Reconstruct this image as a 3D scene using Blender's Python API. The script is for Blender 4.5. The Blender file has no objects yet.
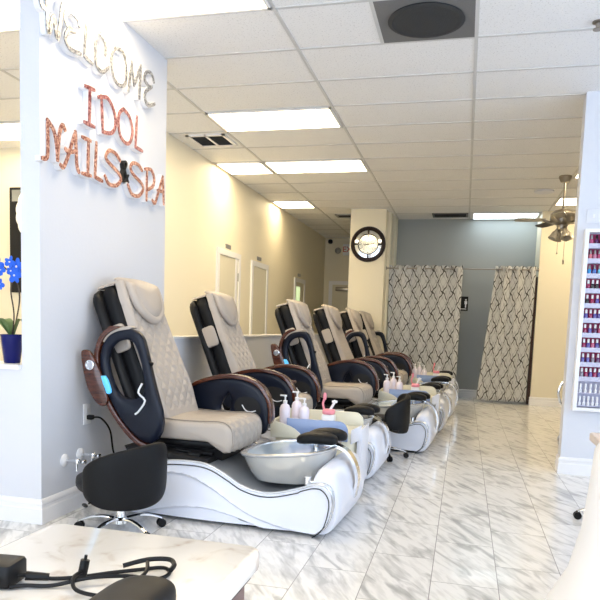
import bpy, bmesh, math, random
from mathutils import Vector, Matrix
random.seed(7)
S = bpy.context.scene
COL = S.collection
PI = math.pi
H = 3.117          # ceiling height
def R(d): return math.radians(d)

# ------------------------------------------------------------------ materials
M = {}
def mat(name, col, rough=.5, metal=0., emit=None, es=0., coat=0., trans=0., ior=1.45, alpha=1., spec=.5, sheen=0., bump=None):
    m = bpy.data.materials.new(name); m.use_nodes = True
    b = m.node_tree.nodes['Principled BSDF']
    b.inputs['Base Color'].default_value = (*col, 1); b.inputs['Roughness'].default_value = rough
    b.inputs['Metallic'].default_value = metal; b.inputs['Coat Weight'].default_value = coat
    b.inputs['Transmission Weight'].default_value = trans; b.inputs['IOR'].default_value = ior
    b.inputs['Specular IOR Level'].default_value = spec
    if emit: b.inputs['Emission Color'].default_value = (*emit, 1); b.inputs['Emission Strength'].default_value = es
    if bump:
        nt = m.node_tree; sc, st = bump
        tc = nt.nodes.new('ShaderNodeTexCoord'); n = nt.nodes.new('ShaderNodeTexNoise'); n.inputs['Scale'].default_value = sc; n.inputs['Detail'].default_value = 4
        bp = nt.nodes.new('ShaderNodeBump'); bp.inputs['Strength'].default_value = st; bp.inputs['Distance'].default_value = .01
        nt.links.new(tc.outputs['Object'], n.inputs['Vector']); nt.links.new(n.outputs['Fac'], bp.inputs['Height']); nt.links.new(bp.outputs['Normal'], b.inputs['Normal'])
    M[name] = m; return m
mat('wall_paint', (.71, .73, .79), .55, bump=(60, .08))
mat('cream_paint', (.86, .80, .64), .55, bump=(60, .08))
mat('grey_paint', (.36, .38, .38), .6, bump=(60, .08))
mat('trim_white', (.88, .88, .90), .35)
mat('cap_white', (.85, .85, .85), .4)
mat('grid_white', (.62, .62, .62), .5)
mat('shell_white', (.80, .83, .93), .34, coat=.15)
mat('deck_grey', (.33, .35, .38), .28, metal=.5)
mat('rim_silver', (.62, .64, .67), .22, metal=.6)
mat('basin_pearl', (.62, .62, .60), .26, metal=.35, coat=.4)
mat('basin_liner', (.50, .66, .88), .12, coat=.6)
mat('black_leather', (.007, .0075, .009), .5, spec=.22, bump=(180, .12))
mat('black_plastic', (.007, .007, .008), .4, spec=.25)
mat('matt_black', (.010, .010, .011), .75)
mat('navy_plastic', (.006, .009, .020), .32, spec=.3)
mat('seam_grey', (.28, .25, .22), .6)
mat('cream_leather', (.46, .405, .355), .45, bump=(140, .10))
mat('chrome', (.82, .83, .85), .10, metal=1.)
mat('steel', (.34, .31, .27), .30, metal=1.)
mat('white_plastic', (.86, .86, .88), .35)
mat('lavender_bottle', (.84, .78, .88), .3, coat=.3)
mat('pink_plastic', (.85, .30, .36), .4)
mat('cart_cream', (.72, .70, .58), .4)
mat('blue_acrylic', (.23, .32, .56), .3, coat=.4)
mat('sign_white', (.85, .85, .88), .35)
mat('display_blue', (.1, .5, .9), .3, emit=(.15, .55, 1.), es=.25)
mat('lamp_diffuser', (1, .95, .85), .6, emit=(1., .80, .50), es=8.)
mat('lamp_cool', (.9, .97, 1), .6, emit=(.80, .94, 1.), es=2.6)
mat('vent_black', (.02, .02, .022), .6)
mat('duct_grey', (.16, .16, .165), .6, bump=(90, .3))
mat('duct_dark', (.035, .037, .04), .8, bump=(120, .4))
mat('frame_brown', (.018, .009, .007), .4, spec=.3)
mat('mirror', (.75, .78, .80), .06, metal=1.)
mat('clock_glass', (.50, .52, .50), .12, metal=.8)
mat('exit_red', (.55, .06, .05), .5)
mat('door_brown', (.06, .028, .02), .5)
mat('door_cream', (.72, .68, .55), .5)
mat('pane_green', (.45, .6, .35), .2, emit=(.7, .85, .45), es=.5)
mat('glass', (.9, .95, .95), .02, trans=1., ior=1.45)
mat('shade_glass', (.55, .50, .40), .25, trans=.3, coat=.3)
mat('magenta', (.33, .012, .09), .5)
mat('rack_lilac', (.55, .55, .70), .4)
mat('petal_blue', (.01, .12, .75), .5)
mat('leaf_green', (.08, .16, .05), .45)
mat('stem_brown', (.05, .035, .03), .6)
mat('pot_blue', (.004, .008, .12), .2, spec=.3)
mat('table_brown', (.20, .13, .12), .5)
mat('beige_laminate', (.78, .68, .62), .4)
mat('white_leather', (.92, .91, .91), .4)
mat('orchid_tag', (.75, .76, .8), .5)
mat('plate_white', (.75, .77, .85), .4)
mat('silver_paint', (.35, .35, .36), .4, metal=.6)

def nodes(m): 
    nt = m.node_tree
    return nt, nt.nodes['Principled BSDF'], (lambda t: nt.nodes.new(t)), nt.links.new
def math_(nt, op, a, b=None, c=None):
    n = nt.nodes.new('ShaderNodeMath'); n.operation = op
    for i, v in enumerate((a, b, c)):
        if v is None: continue
        if isinstance(v, (int, float)): n.inputs[i].default_value = v
        else: nt.links.new(v, n.inputs[i])
    return n.outputs[0]
def ramp(nt, fac, stops):
    r = nt.nodes.new('ShaderNodeValToRGB'); e = r.color_ramp.elements
    while len(e) < len(stops): e.new(.5)
    for k, (p, c) in enumerate(stops): e[k].position = p; e[k].color = (*c, 1)
    nt.links.new(fac, r.inputs[0]); return r.outputs[0]
def mixc(nt, fac, a, b, mode='MIX'):
    n = nt.nodes.new('ShaderNodeMix'); n.data_type = 'RGBA'; n.blend_type = mode
    for i, v in ((0, fac), (6, a), (7, b)):
        if isinstance(v, (int, float)): n.inputs[i].default_value = v
        elif isinstance(v, tuple): n.inputs[i].default_value = (*v, 1)
        else: nt.links.new(v, n.inputs[i])
    return n.outputs[2]

# wood (reddish brown trim)
m = mat('wood_trim', (.12, .035, .018), .25, coat=.5); nt, b, N, Lk = nodes(m)
tc = N('ShaderNodeTexCoord'); mp = N('ShaderNodeMapping'); mp.inputs['Scale'].default_value = (4, 30, 30); nz = N('ShaderNodeTexNoise'); nz.inputs['Scale'].default_value = 3; nz.inputs['Detail'].default_value = 5
Lk(tc.outputs['Object'], mp.inputs[0]); Lk(mp.outputs[0], nz.inputs['Vector'])
Lk(ramp(nt, nz.outputs['Fac'], [(.3, (.035, .009, .005)), (.7, (.12, .036, .020))]), b.inputs['Base Color'])

# rose glitter and silver glitter
for nm, c1, c2 in (('rose_glitter', (.26, .07, .05), (.80, .46, .34)), ('red_glitter', (.18, .03, .04), (.62, .30, .28)), ('silver_glitter', (.16, .16, .18), (.55, .55, .55))):
    m = mat(nm, c1, .35, metal=.35); nt, b, N, Lk = nodes(m)
    tc = N('ShaderNodeTexCoord'); v = N('ShaderNodeTexVoronoi'); v.inputs['Scale'].default_value = 110
    Lk(tc.outputs['Object'], v.inputs['Vector'])
    sp = N('ShaderNodeSeparateColor'); Lk(v.outputs['Color'], sp.inputs[0])
    Lk(ramp(nt, sp.outputs[0], [(.2, c1), (.8, c2)]), b.inputs['Base Color'])

# marble floor tiles
m = mat('marble_tiles', (.8, .8, .8), .22, coat=.15); nt, b, N, Lk = nodes(m)
tc = N('ShaderNodeTexCoord'); sx = N('ShaderNodeSeparateXYZ'); Lk(tc.outputs['Object'], sx.inputs[0])
cb = N('ShaderNodeCombineXYZ')
Lk(math_(nt, 'ADD', sx.outputs[1], 100 * .6072 - 3.6626 + .3036), cb.inputs[0]); Lk(math_(nt, 'ADD', sx.outputs[0], 100 * .3048 + .0891), cb.inputs[1])
br = N('ShaderNodeTexBrick'); br.offset = .5; br.offset_frequency = 2; br.inputs['Scale'].default_value = 1
br.inputs['Brick Width'].default_value = .6072; br.inputs['Row Height'].default_value = .3048; br.inputs['Mortar Size'].default_value = .0022; br.inputs['Mortar Smooth'].default_value = .1
br.inputs['Color1'].default_value = (0, 0, 0, 1); br.inputs['Color2'].default_value = (1, 1, 1, 1); br.inputs['Mortar'].default_value = (.5, .5, .5, 1)
Lk(cb.outputs[0], br.inputs['Vector'])
mul = N('ShaderNodeVectorMath'); mul.operation = 'MULTIPLY'; mul.inputs[1].default_value = (7.3, 5.1, 3.7); Lk(br.outputs['Color'], mul.inputs[0])
ad = N('ShaderNodeVectorMath'); ad.operation = 'ADD'; Lk(tc.outputs['Object'], ad.inputs[0]); Lk(mul.outputs[0], ad.inputs[1])
mp = N('ShaderNodeMapping'); mp.vector_type = 'POINT'; mp.inputs['Rotation'].default_value = (0, 0, R(61)); mp.inputs['Scale'].default_value = (1, 1, 1); Lk(ad.outputs[0], mp.inputs[0])
mp2 = N('ShaderNodeMapping'); mp2.inputs['Scale'].default_value = (3.2, 14, 1); Lk(mp.outputs[0], mp2.inputs[0])
n1 = N('ShaderNodeTexNoise'); n1.inputs['Scale'].default_value = 1.0; n1.inputs['Detail'].default_value = 5; n1.inputs['Distortion'].default_value = .7; Lk(mp2.outputs[0], n1.inputs['Vector'])
n2 = N('ShaderNodeTexNoise'); n2.inputs['Scale'].default_value = 2.2; n2.inputs['Detail'].default_value = 5; Lk(mp2.outputs[0], n2.inputs['Vector'])
vein = ramp(nt, n1.outputs['Fac'], [(.34, (.50, .50, .505)), (.43, (.70, .70, .70)), (.50, (.85, .845, .84))])
fine = ramp(nt, n2.outputs['Fac'], [(.36, (.84, .84, .84)), (.52, (1, 1, 1))])
c = mixc(nt, 1., vein, fine, 'MULTIPLY')
Lk(mixc(nt, br.outputs['Fac'], c, (.33, .33, .33)), b.inputs['Base Color'])

# marble table top
m = mat('marble_top', (.82, .80, .77), .18, coat=.3); nt, b, N, Lk = nodes(m)
tc = N('ShaderNodeTexCoord'); nz = N('ShaderNodeTexNoise'); nz.inputs['Scale'].default_value = 16; nz.inputs['Detail'].default_value = 4; nz.inputs['Distortion'].default_value = .6; Lk(tc.outputs['Object'], nz.inputs['Vector'])
Lk(ramp(nt, nz.outputs['Fac'], [(.29, (.68, .60, .54)), (.39, (.83, .80, .76)), (.47, (.88, .86, .83))]), b.inputs['Base Color'])

# ceiling tiles
m = mat('ceiling_tile', (.80, .80, .80), .8); nt, b, N, Lk = nodes(m)
tc = N('ShaderNodeTexCoord'); nz = N('ShaderNodeTexNoise'); nz.inputs['Scale'].default_value = 85; nz.inputs['Detail'].default_value = 3; Lk(tc.outputs['Object'], nz.inputs['Vector'])
Lk(ramp(nt, nz.outputs['Fac'], [(.30, (.62, .62, .63)), (.42, (.87, .87, .88))]), b.inputs['Base Color'])

# ogee trellis curtain (pattern in the cloth's own UV)
m = mat('curtain_cloth', (.5, .5, .47), .85); nt, b, N, Lk = nodes(m)
uv = N('ShaderNodeUVMap'); sx = N('ShaderNodeSeparateXYZ'); Lk(uv.outputs[0], sx.inputs[0])
A = math_(nt, 'MULTIPLY', sx.outputs[0], 2 * PI / .185); B = math_(nt, 'MULTIPLY', sx.outputs[1], 2 * PI / .36)
cA = math_(nt, 'COSINE', A); cB = math_(nt, 'COSINE', B)
w = math_(nt, 'MULTIPLY', math_(nt, 'MULTIPLY', math_(nt, 'SINE', math_(nt, 'MULTIPLY', A, 2.)), math_(nt, 'SINE', math_(nt, 'MULTIPLY', B, 2.))), .34)
f = math_(nt, 'ABSOLUTE', math_(nt, 'ADD', math_(nt, 'ADD', cA, cB), w))
sA = math_(nt, 'SINE', A); sB = math_(nt, 'SINE', B)
f = math_(nt, 'DIVIDE', f, math_(nt, 'ADD', math_(nt, 'SQRT', math_(nt, 'ADD', math_(nt, 'MULTIPLY', sA, sA), math_(nt, 'MULTIPLY', sB, sB))), .22))
g = math_(nt, 'ABSOLUTE', math_(nt, 'ADD', math_(nt, 'COSINE', math_(nt, 'MULTIPLY', A, 2.)), math_(nt, 'COSINE', math_(nt, 'MULTIPLY', B, 2.))))
base = mixc(nt, math_(nt, 'LESS_THAN', g, .22), (.58, .59, .60), (.40, .41, .42))
Lk(mixc(nt, math_(nt, 'LESS_THAN', f, .20), base, (.07, .065, .065)), b.inputs['Base Color'])

# ------------------------------------------------------------------ helpers
def tag(o, label=None, cat=None, group=None, kind=None):
    if label: o['label'] = label
    if cat: o['category'] = cat
    if group: o['group'] = group
    if kind: o['kind'] = kind
    return o
def empty(name, loc=(0, 0, 0), rz=0, label=None, cat=None, group=None):
    o = bpy.data.objects.new(name, None); COL.objects.link(o); o.location = loc; o.rotation_euler = (0, 0, rz); o.empty_display_size = .1
    return tag(o, label, cat, group)
def copy_tree(o, parent=None, loc=None, rz=None):
    c = o.copy(); COL.objects.link(c)
    if parent: c.parent = parent
    if loc is not None: c.location = loc
    if rz is not None: c.rotation_euler = (0, 0, rz)
    for ch in list(o.children): copy_tree(ch, c)
    return c
class MB:
    def __init__(s): s.v = []; s.f = []; s.uv = None
    def add(s, vs, fs):
        n = len(s.v); s.v += [tuple(v) for v in vs]; s.f += [tuple(n + i for i in f) for f in fs]; return s
    def box(s, x0, x1, y0, y1, z0, z1, b=0):
        if b <= 0:
            return s.add([(x0, y0, z0), (x1, y0, z0), (x1, y1, z0), (x0, y1, z0), (x0, y0, z1), (x1, y0, z1), (x1, y1, z1), (x0, y1, z1)],
                         [(0, 3, 2, 1), (4, 5, 6, 7), (0, 1, 5, 4), (1, 2, 6, 5), (2, 3, 7, 6), (3, 0, 4, 7)])
        secs = []
        for z, ins in ((z0, b), (z0 + b * .3, b * .3), (z0 + b, 0), (z1 - b, 0), (z1 - b * .3, b * .3), (z1, b)):
            secs.append([(px, py, z) for px, py in rrect((x0 + x1) / 2, (y0 + y1) / 2, (x1 - x0) / 2 - ins, (y1 - y0) / 2 - ins, b, 3)])
        return s.loft(secs)
    def loft(s, secs, closed=True, caps=True):
        n = len(secs[0]); vs = [p for q in secs for p in q]; fs = []
        for i in range(len(secs) - 1):
            for j in range(n if closed else n - 1):
                k = (j + 1) % n; fs.append((i * n + j, i * n + k, (i + 1) * n + k, (i + 1) * n + j))
        if caps and closed: fs.append(tuple(range(n))[::-1]); fs.append(tuple(range((len(secs) - 1) * n, len(secs) * n)))
        return s.add(vs, fs)
    def lathe(s, prof, c=(0, 0, 0), n=24, caps=True, T=None):
        secs = []
        for r, z in prof:
            ring = [Vector((r * math.cos(2 * PI * k / n), r * math.sin(2 * PI * k / n), z)) for k in range(n)]
            if T: ring = [T @ p for p in ring]
            secs.append([p + Vector(c) for p in ring])
        return s.loft(secs, caps=caps)
    def cyl(s, a, b, r, r2=None, n=16):
        return s.tube([a, b], [r, r if r2 is None else r2], n)
    def tube(s, pts, r, n=10, sq=None, closed=False):
        P = [Vector(p) for p in pts]; k = len(P); rs = r if isinstance(r, (list, tuple)) else [r] * k
        T = []
        for i in range(k):
            a = P[(i - 1) % k] if closed else P[max(i - 1, 0)]; b_ = P[(i + 1) % k] if closed else P[min(i + 1, k - 1)]
            T.append((b_ - a).normalized())
        up = Vector((0, 0, 1)) if abs(T[0].z) < .9 else Vector((0, 1, 0))
        if sq: up = Vector(sq[2])
        secs = []
        for i in range(k):
            side = T[i].cross(up)
            if side.length < 1e-5: side = Vector((1, 0, 0))
            side.normalize(); u2 = side.cross(T[i]).normalized()
            if not sq: up = u2
            wa, wb = (sq[0], sq[1]) if sq else (1, 1)
            secs.append([P[i] + (side * math.cos(t) * wa + u2 * math.sin(t) * wb) * rs[i] for t in [2 * PI * j / n for j in range(n)]])
        if closed: secs.append(secs[0]); return s.loft(secs, caps=False)
        return s.loft(secs)
    def prism(s, poly, y0, y1, bev=0, ax='y'):
        # poly in (x,z), extruded along y
        area = sum(poly[i][0] * poly[(i + 1) % len(poly)][1] - poly[(i + 1) % len(poly)][0] * poly[i][1] for i in range(len(poly)))
        cx = sum(p[0] for p in poly) / len(poly); cz = sum(p[1] for p in poly) / len(poly)
        def inset(d):
            if d == 0: return poly
            out = []; n = len(poly); sg = 1 if area > 0 else -1
            for i in range(n):
                a, p, c_ = Vector(poly[i - 1]), Vector(poly[i]), Vector(poly[(i + 1) % n])
                t = (c_ - a); t = t.normalized() if t.length else Vector((1, 0)); nrm = Vector((-t.y, t.x)) * sg
                out.append(tuple(p + nrm * d))
            return out
        def mp(p, y): return (p[0], y, p[1]) if ax == 'y' else ((p[0], p[1], y) if ax == 'z' else (y, p[0], p[1]))
        lv = [(y0, bev), (y0 + bev * .35, bev * .3), (y0 + bev, 0), (y1 - bev, 0), (y1 - bev * .35, bev * .3), (y1, bev)] if bev else [(y0, 0), (y1, 0)]
        return s.loft([[mp(p, y) for p in inset(d)] for y, d in lv])
    def squad(s, c, h, e1=.5, e2=.5, fn=None, nu=28, nv=16):
        def pw(a, e): return math.copysign(abs(a) ** e, a)
        secs = []
        for i in range(nv + 1):
            ph = -PI / 2 + PI * i / nv
            if i == 0: ph += .02
            if i == nv: ph -= .02
            ring = []
            for j in range(nu):
                th = 2 * PI * j / nu
                x, y, z = pw(math.cos(ph), e1) * pw(math.cos(th), e2), pw(math.cos(ph), e1) * pw(math.sin(th), e2), pw(math.sin(ph), e1)
                p = (x * h[0], y * h[1], z * h[2])
                if fn: p = fn(*p)
                ring.append((p[0] + c[0], p[1] + c[1], p[2] + c[2]))
            secs.append(ring)
        return s.loft(secs)
    def build(s, name, m, parent=None, smooth=True, ang=35):
        me = bpy.data.meshes.new(name); me.from_pydata(s.v, [], s.f)
        bm = bmesh.new(); bm.from_mesh(me); bmesh.ops.recalc_face_normals(bm, faces=bm.faces); ng = [f for f in bm.faces if len(f.verts) > 8]; bmesh.ops.triangulate(bm, faces=ng, ngon_method='EAR_CLIP') if ng else None; bm.to_mesh(me); bm.free()
        if smooth:
            me.polygons.foreach_set('use_smooth', [True] * len(me.polygons)); me.set_sharp_from_angle(angle=R(ang))
        o = bpy.data.objects.new(name, me); COL.objects.link(o)
        me.materials.append(M[m] if isinstance(m, str) else m)
        if parent: o.parent = parent
        return o
def rrect(cx, cy, hw, hh, r, n=4):
    r = max(min(r, hw, hh), 1e-4); out = []
    for qx, qy, a0 in ((1, 1, 0), (-1, 1, 90), (-1, -1, 180), (1, -1, 270)):
        for k in range(n + 1):
            a = R(a0 + 90 * k / n); out.append((cx + qx * (hw - r) + r * math.cos(a), cy + qy * (hh - r) + r * math.sin(a)))
    return out
def cr(pts, n=6, closed=False):
    # Catmull-Rom smoothing for any dimension
    P = [tuple(p) for p in pts]; k = len(P); out = []
    rng = range(k if closed else k - 1)
    for i in rng:
        if closed: p0, p1, p2, p3 = P[(i - 1) % k], P[i], P[(i + 1) % k], P[(i + 2) % k]
        else: p0, p1, p2, p3 = P[max(i - 1, 0)], P[i], P[i + 1], P[min(i + 2, k - 1)]
        for j in range(n):
            t = j / n
            out.append(tuple(.5 * ((2 * b_) + (-a + c_) * t + (2 * a - 5 * b_ + 4 * c_ - d) * t * t + (-a + 3 * b_ - 3 * c_ + d) * t ** 3) for a, b_, c_, d in zip(p0, p1, p2, p3)))
    if not closed: out.append(P[-1])
    return out
def interp(pts, x):
    if x <= pts[0][0]: return pts[0][1]
    for (a, b_), (c_, d) in zip(pts, pts[1:]):
        if x <= c_: return b_ + (d - b_) * (x - a) / (c_ - a)
    return pts[-1][1]
def struct(name, mb, m, parent=None, smooth=False):
    o = mb.build(name, m, parent, smooth)
    if not parent: o['kind'] = 'structure'
    return o
bx = lambda *a, **k: MB().box(*a, **k)

# ------------------------------------------------------------------ room shell
Y0, Y1 = -2.6, 14.5
struct('floor', bx(-6.6, 5.0, Y0, Y1 + .1, -.1, 0), 'marble_tiles')
struct('ceiling', bx(-6.6, 5.0, Y0, Y1 + .1, H, H + .1), 'ceiling_tile')
g = MB(); gx0, gy0 = -.0336, 4.7053
for i in range(-5, 5):
    x = gx0 + 1.2192 * i
    if -6.5 < x < 4.95: g.box(x - .012, x + .012, Y0, Y1, H - .006, H + .002)
for j in range(-12, 17):
    y = gy0 + .6096 * j
    if Y0 < y < Y1: g.box(-6.55, 4.95, y - .012, y + .012, H - .005, H + .002)
struct('trim_1', g, 'grid_white')
# sign wall and the knee wall running on from it behind the chairs
FX = -2.275
struct('wall_left', bx(FX - .12, FX, 3.2, 4.74, 0, H), 'wall_paint')
struct('wall_knee', bx(FX - .12, FX, 4.74, 11.0, 0, 1.03), 'wall_paint')
struct('trim_2', bx(FX - .13, FX + .012, 4.74, 11.0, 1.03, 1.048), 'cap_white')
# low wall with sill left of it
struct('wall_low', bx(-4.2, FX - .12, 3.2, 3.32, 0, .875), 'wall_paint')
struct('trim_3', bx(-4.2, FX - .12, 3.17, 3.42, .875, .90), 'trim_white')
struct('wall_corridor', bx(-3.25, -3.1, 6.3, Y1, 0, H), 'cream_paint')
struct('wall_salon_left', bx(-6.6, -3.25, 6.84, 6.96, 0, H), 'cream_paint')
struct('wall_outer_left', bx(-6.7, -6.6, Y0, 6.96, 0, H), 'cream_paint')
struct('wall_corridor_right', bx(-1.30, -1.18, 12.5, Y1, 0, H), 'cream_paint')
struct('wall_far', bx(-3.25, -1.3, Y1, Y1 + .12, 0, H), 'cream_paint')
struct('wall_pillar', bx(-1.935, -1.348, 11.0, 11.30, 0, H), 'cream_paint')
struct('wall_pillar_side', bx(-1.935, -1.30, 11.30, 11.62, 0, H), 'cream_paint')
struct('wall_alcove_jamb', bx(-1.40, -1.262, 11.68, 12.6, 0, H), 'cream_paint')
struct('dark_gap_strip', bx(-1.34, -1.31, 11.62, 11.68, 0, H - .02), 'matt_black')  # black strip painting in the darkness of the doorway gap beside the pillar
struct('wall_back', bx(-1.262, 1.6, 12.05, 12.17, 0, H), 'grey_paint')
struct('wall_alcove_right', bx(1.10, 1.25, 11.42, 12.05, 0, H), 'cream_paint')
struct('wall_back_right', bx(1.10, 5.0, 11.30, 11.42, 0, H), 'cream_paint')
struct('wall_polish', bx(.845, 5.0, 5.87, 6.02, 0, H), 'wall_paint')
# right outer wall, with a shop window in its near half; the front wall is a glazed shopfront
g = MB(); g.box(5.0, 5.12, 6.0, 11.4, 0, H); g.box(5.0, 5.12, Y0, 6.0, 0, .35); g.box(5.0, 5.12, Y0, 6.0, 2.95, H); g.box(5.0, 5.12, Y0, -1.6, .35, 2.95); g.box(5.0, 5.12, 5.6, 6.0, .35, 2.95)
struct('wall_right', g, 'wall_paint')
g = MB(); g.box(-6.7, 5.12, Y0 - .12, Y0, 0, .3); g.box(-6.7, 5.12, Y0 - .12, Y0, 2.95, H)
for x in (-6.7, -3.4, .4, 4.82): g.box(x, x + .3, Y0 - .12, Y0, .3, 2.95)
struct('wall_front', g, 'wall_paint')
for k, (x0, x1) in enumerate(((-6.4, -3.4), (-3.1, .4), (.7, 4.82))):
    fr = MB()
    for a in (x0, (x0 + x1) / 2 - .03, x1 - .06): fr.box(a, a + .06, Y0 - .08, Y0 - .03, .3, 2.95)
    fr.box(x0, x1, Y0 - .08, Y0 - .03, .3, .36); fr.box(x0, x1, Y0 - .08, Y0 - .03, 2.89, 2.95)
    w_ = fr.build('window_%d' % (k + 1), 'silver_paint', None, False); w_['kind'] = 'structure'
    bx(x0, x1, Y0 - .058, Y0 - .052, .3, 2.95).build('pane', 'glass', w_, False)
fr = MB()
for a in (-1.6, .7, 3.1, 5.54): fr.box(5.04, 5.09, a, a + .06, .35, 2.95)
fr.box(5.04, 5.09, -1.6, 5.6, .35, .41); fr.box(5.04, 5.09, -1.6, 5.6, 2.89, 2.95)
w_ = fr.build('window_4', 'silver_paint', None, False); w_['kind'] = 'structure'
bx(5.06, 5.066, -1.6, 5.6, .35, 2.95).build('pane', 'glass', w_, False)

# baseboards: stepped profile run along a path in plan
def baseboard(name, pts, side):
    prof = [(0, 0), (.018, 0), (.018, .085), (.013, .092), (.013, .108), (.017, .113), (.017, .124), (.009, .138), (0, .142)]
    P = [Vector((*p, 0)) for p in pts]; mb = MB(); secs = []
    for i, p in enumerate(P):
        ns = []
        if i > 0: d = (P[i] - P[i - 1]).normalized(); ns.append(Vector((-d.y, d.x, 0)) * side)
        if i < len(P) - 1: d = (P[i + 1] - P[i]).normalized(); ns.append(Vector((-d.y, d.x, 0)) * side)
        n = ns[0] if len(ns) == 1 else (ns[0] + ns[1])
        secs.append([p + n * a + Vector((0, 0, z)) for a, z in prof])
    mb.loft(secs); return struct(name, mb, 'trim_white')
baseboard('baseboard_left', [(-4.2, 3.2), (FX, 3.2), (FX, 10.99)], -1)
baseboard('baseboard_pillar', [(-1.935, 11.0), (-1.348, 11.0), (-1.348, 11.29)], -1)
baseboard('baseboard_back', [(-1.26, 12.05), (1.10, 12.05)], -1)
baseboard('baseboard_back_right', [(1.10, 12.04), (1.10, 11.30), (4.98, 11.30)], -1)
baseboard('baseboard_polish', [(.838, 6.02), (.838, 5.87), (4.98, 5.87)], 1 if False else -1) if False else baseboard('baseboard_polish', [(4.98, 5.87), (.845, 5.87), (.845, 6.02)], 1)

# doors along the corridor wall: white casings, recessed leaf seen over the knee wall
def door(n, y0, y1, zt, ajar):
    g = MB(); t = .075
    g.box(-3.1, -3.075, y0, y0 + t, 0, zt); g.box(-3.1, -3.075, y1 - t, y1, 0, zt); g.box(-3.1, -3.075, y0, y1, zt, zt + t)
    o = g.build('door_%d' % n, 'trim_white', None, False); o['kind'] = 'structure'
    bx(-3.1, -3.088, y0 + t, y1 - t, .01, zt).build('leaf', 'door_cream', o, False)
    return o
d = door(1, 7.93, 8.82, 2.05, 0)
MB().box(-3.088, -3.082, 8.62, 8.70, .01, 2.05).build('edge', 'trim_white', d, False); 
for z in (1.75, .9): MB().cyl((-3.078, 8.71, z), (-3.078, 8.71, z + .11), .008).build('hinge', 'steel', d)
door(2, 9.32, 10.15, 2.03, 0)
d = door(3, 11.86, 12.66, 1.98, 0)
bx(-3.089, -3.084, 11.98, 12.28, 1.2, 1.90).build('lit_pane', 'pane_green', d, False)
for y, z, w_ in ((8.35, 2.15, 'nearest'), (9.71, 2.135, 'middle'), (12.22, 2.09, 'farthest')):
    o = bx(-3.1, -3.092, y - .10, y + .10, z, z + .055).build('door_plaque', 'silver_paint', None, False)
    tag(o, 'small grey name plaque above the %s cream corridor door' % w_, 'sign')
d = MB().box(-2.98, -2.90, Y1 - .03, Y1, 0, 2.1).box(-2.1, -2.02, Y1 - .03, Y1, 0, 2.1).box(-2.98, -2.02, Y1 - .03, Y1, 2.1, 2.18).build('door_4', 'trim_white', None, False); d['kind'] = 'structure'
bx(-2.90, -2.10, Y1 - .02, Y1, .01, 2.1).build('leaf', 'door_cream', d, False)
MB().box(-2.82, -2.50, Y1 - .09, Y1 - .02, 1.96, 2.05, b=.01).build('door_closer', 'steel', d)
o = empty('exit_sign', (-2.52, Y1 - .04, 2.86), label='small red and white EXIT sign half hidden by the clock pillar', cat='sign')
bx(-.17, .17, -.03, .04, -.12, .12, b=.01).build('housing', 'white_plastic', o)
def text_obj(name, txt, size, m, parent, loc, rot, ext=.002):
    cu = bpy.data.curves.new(name, 'FONT'); cu.body = txt; cu.size = size; cu.extrude = ext; cu.align_x = 'CENTER'; cu.align_y = 'CENTER'
    tmp = bpy.data.objects.new(name + '_t', cu); COL.objects.link(tmp)
    dg = bpy.context.evaluated_depsgraph_get(); me = bpy.data.meshes.new_from_object(tmp.evaluated_get(dg))
    bpy.data.objects.remove(tmp)
    ob = bpy.data.objects.new(name, me); COL.objects.link(ob); me.materials.clear(); me.materials.append(M[m]); ob.parent = parent; ob.location = loc; ob.rotation_euler = rot; return ob
text_obj('lettering', 'EXIT', .17, 'exit_red', o, (0, -.034, 0), (PI / 2, 0, 0))
o = MB().squad((-2.80, Y1 - .045, 2.84), (.07, .05, .07), 1, 1).build('emergency_lamp', 'silver_paint'); tag(o, 'round grey emergency lamp head beside the EXIT sign', 'lamp')
o = MB().squad((-2.97, Y1 - .08, 3.03), (.05, .06, .05), .8, .8).build('security_camera', 'black_plastic'); tag(o, 'tiny black security camera in the far corridor corner', 'camera')
# dark door leaf standing open beside the right curtain
d = bx(1.055, 1.095, 11.36, 12.0, .01, 2.08).build('door_5', 'door_brown', None, False); d['kind'] = 'structure'

# ------------------------------------------------------------------ ceiling fittings
def cell(i, j, w=1): # T-line index i..i+1 and row j
    return gx0 + 1.2192 * i, gx0 + 1.2192 * (i + w), gy0 + .6096 * j, gy0 + .6096 * (j + 1)
def light(i, j, label, x0=None, x1=None, m='lamp_diffuser'):
    a, b_, c_, d = cell(i, j)
    if x0 is not None: a = x0
    if x1 is not None: b_ = x1
    o = empty('ceiling_light', ((a + b_) / 2, (c_ + d) / 2, H), label=label, cat='ceiling light', group='recessed ceiling light panels')
    hx, hy = (b_ - a) / 2 - .013, (d - c_) / 2 - .013
    fr = MB().box(-hx, hx, -hy, -hy + .022, -.014, 0).box(-hx, hx, hy - .022, hy, -.014, 0).box(-hx, -hx + .022, -hy, hy, -.014, 0).box(hx - .022, hx, -hy, hy, -.014, 0)
    fr.build('frame', 'white_plastic', o, False)
    bx(-hx + .02, hx - .02, -hy + .02, hy - .02, -.010, -.003).build('diffuser', m, o, False)
light(-2, -2, 'bright ceiling light panel at the top edge by the sign wall')
light(-2, 2, 'large bright ceiling light panel right of the ceiling grille')
light(-2, 5, 'wide ceiling light panel in the middle distance, right one of a touching pair')
light(-3, 5, 'ceiling light panel touching the corridor wall, left one of a pair', x0=-3.09)
light(-3, 9, 'farthest ceiling light panel above the corridor wall', x0=-3.09)
light(-4, 2, 'ceiling light panel seen through the opening above the blue orchid', x0=-5.35, x1=-4.2)
light(-4, -2, 'bright ceiling light panel at the top left corner behind the wall end', x1=-2.5 - .0)
light(0, 11, 'cool white ceiling light against the back wall right of the dark vent', x0=0.0, x1=1.09, m='lamp_cool')
light(1, 9, 'ceiling light panel right behind the ceiling fan rod', x0=1.19, x1=2.3)
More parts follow.
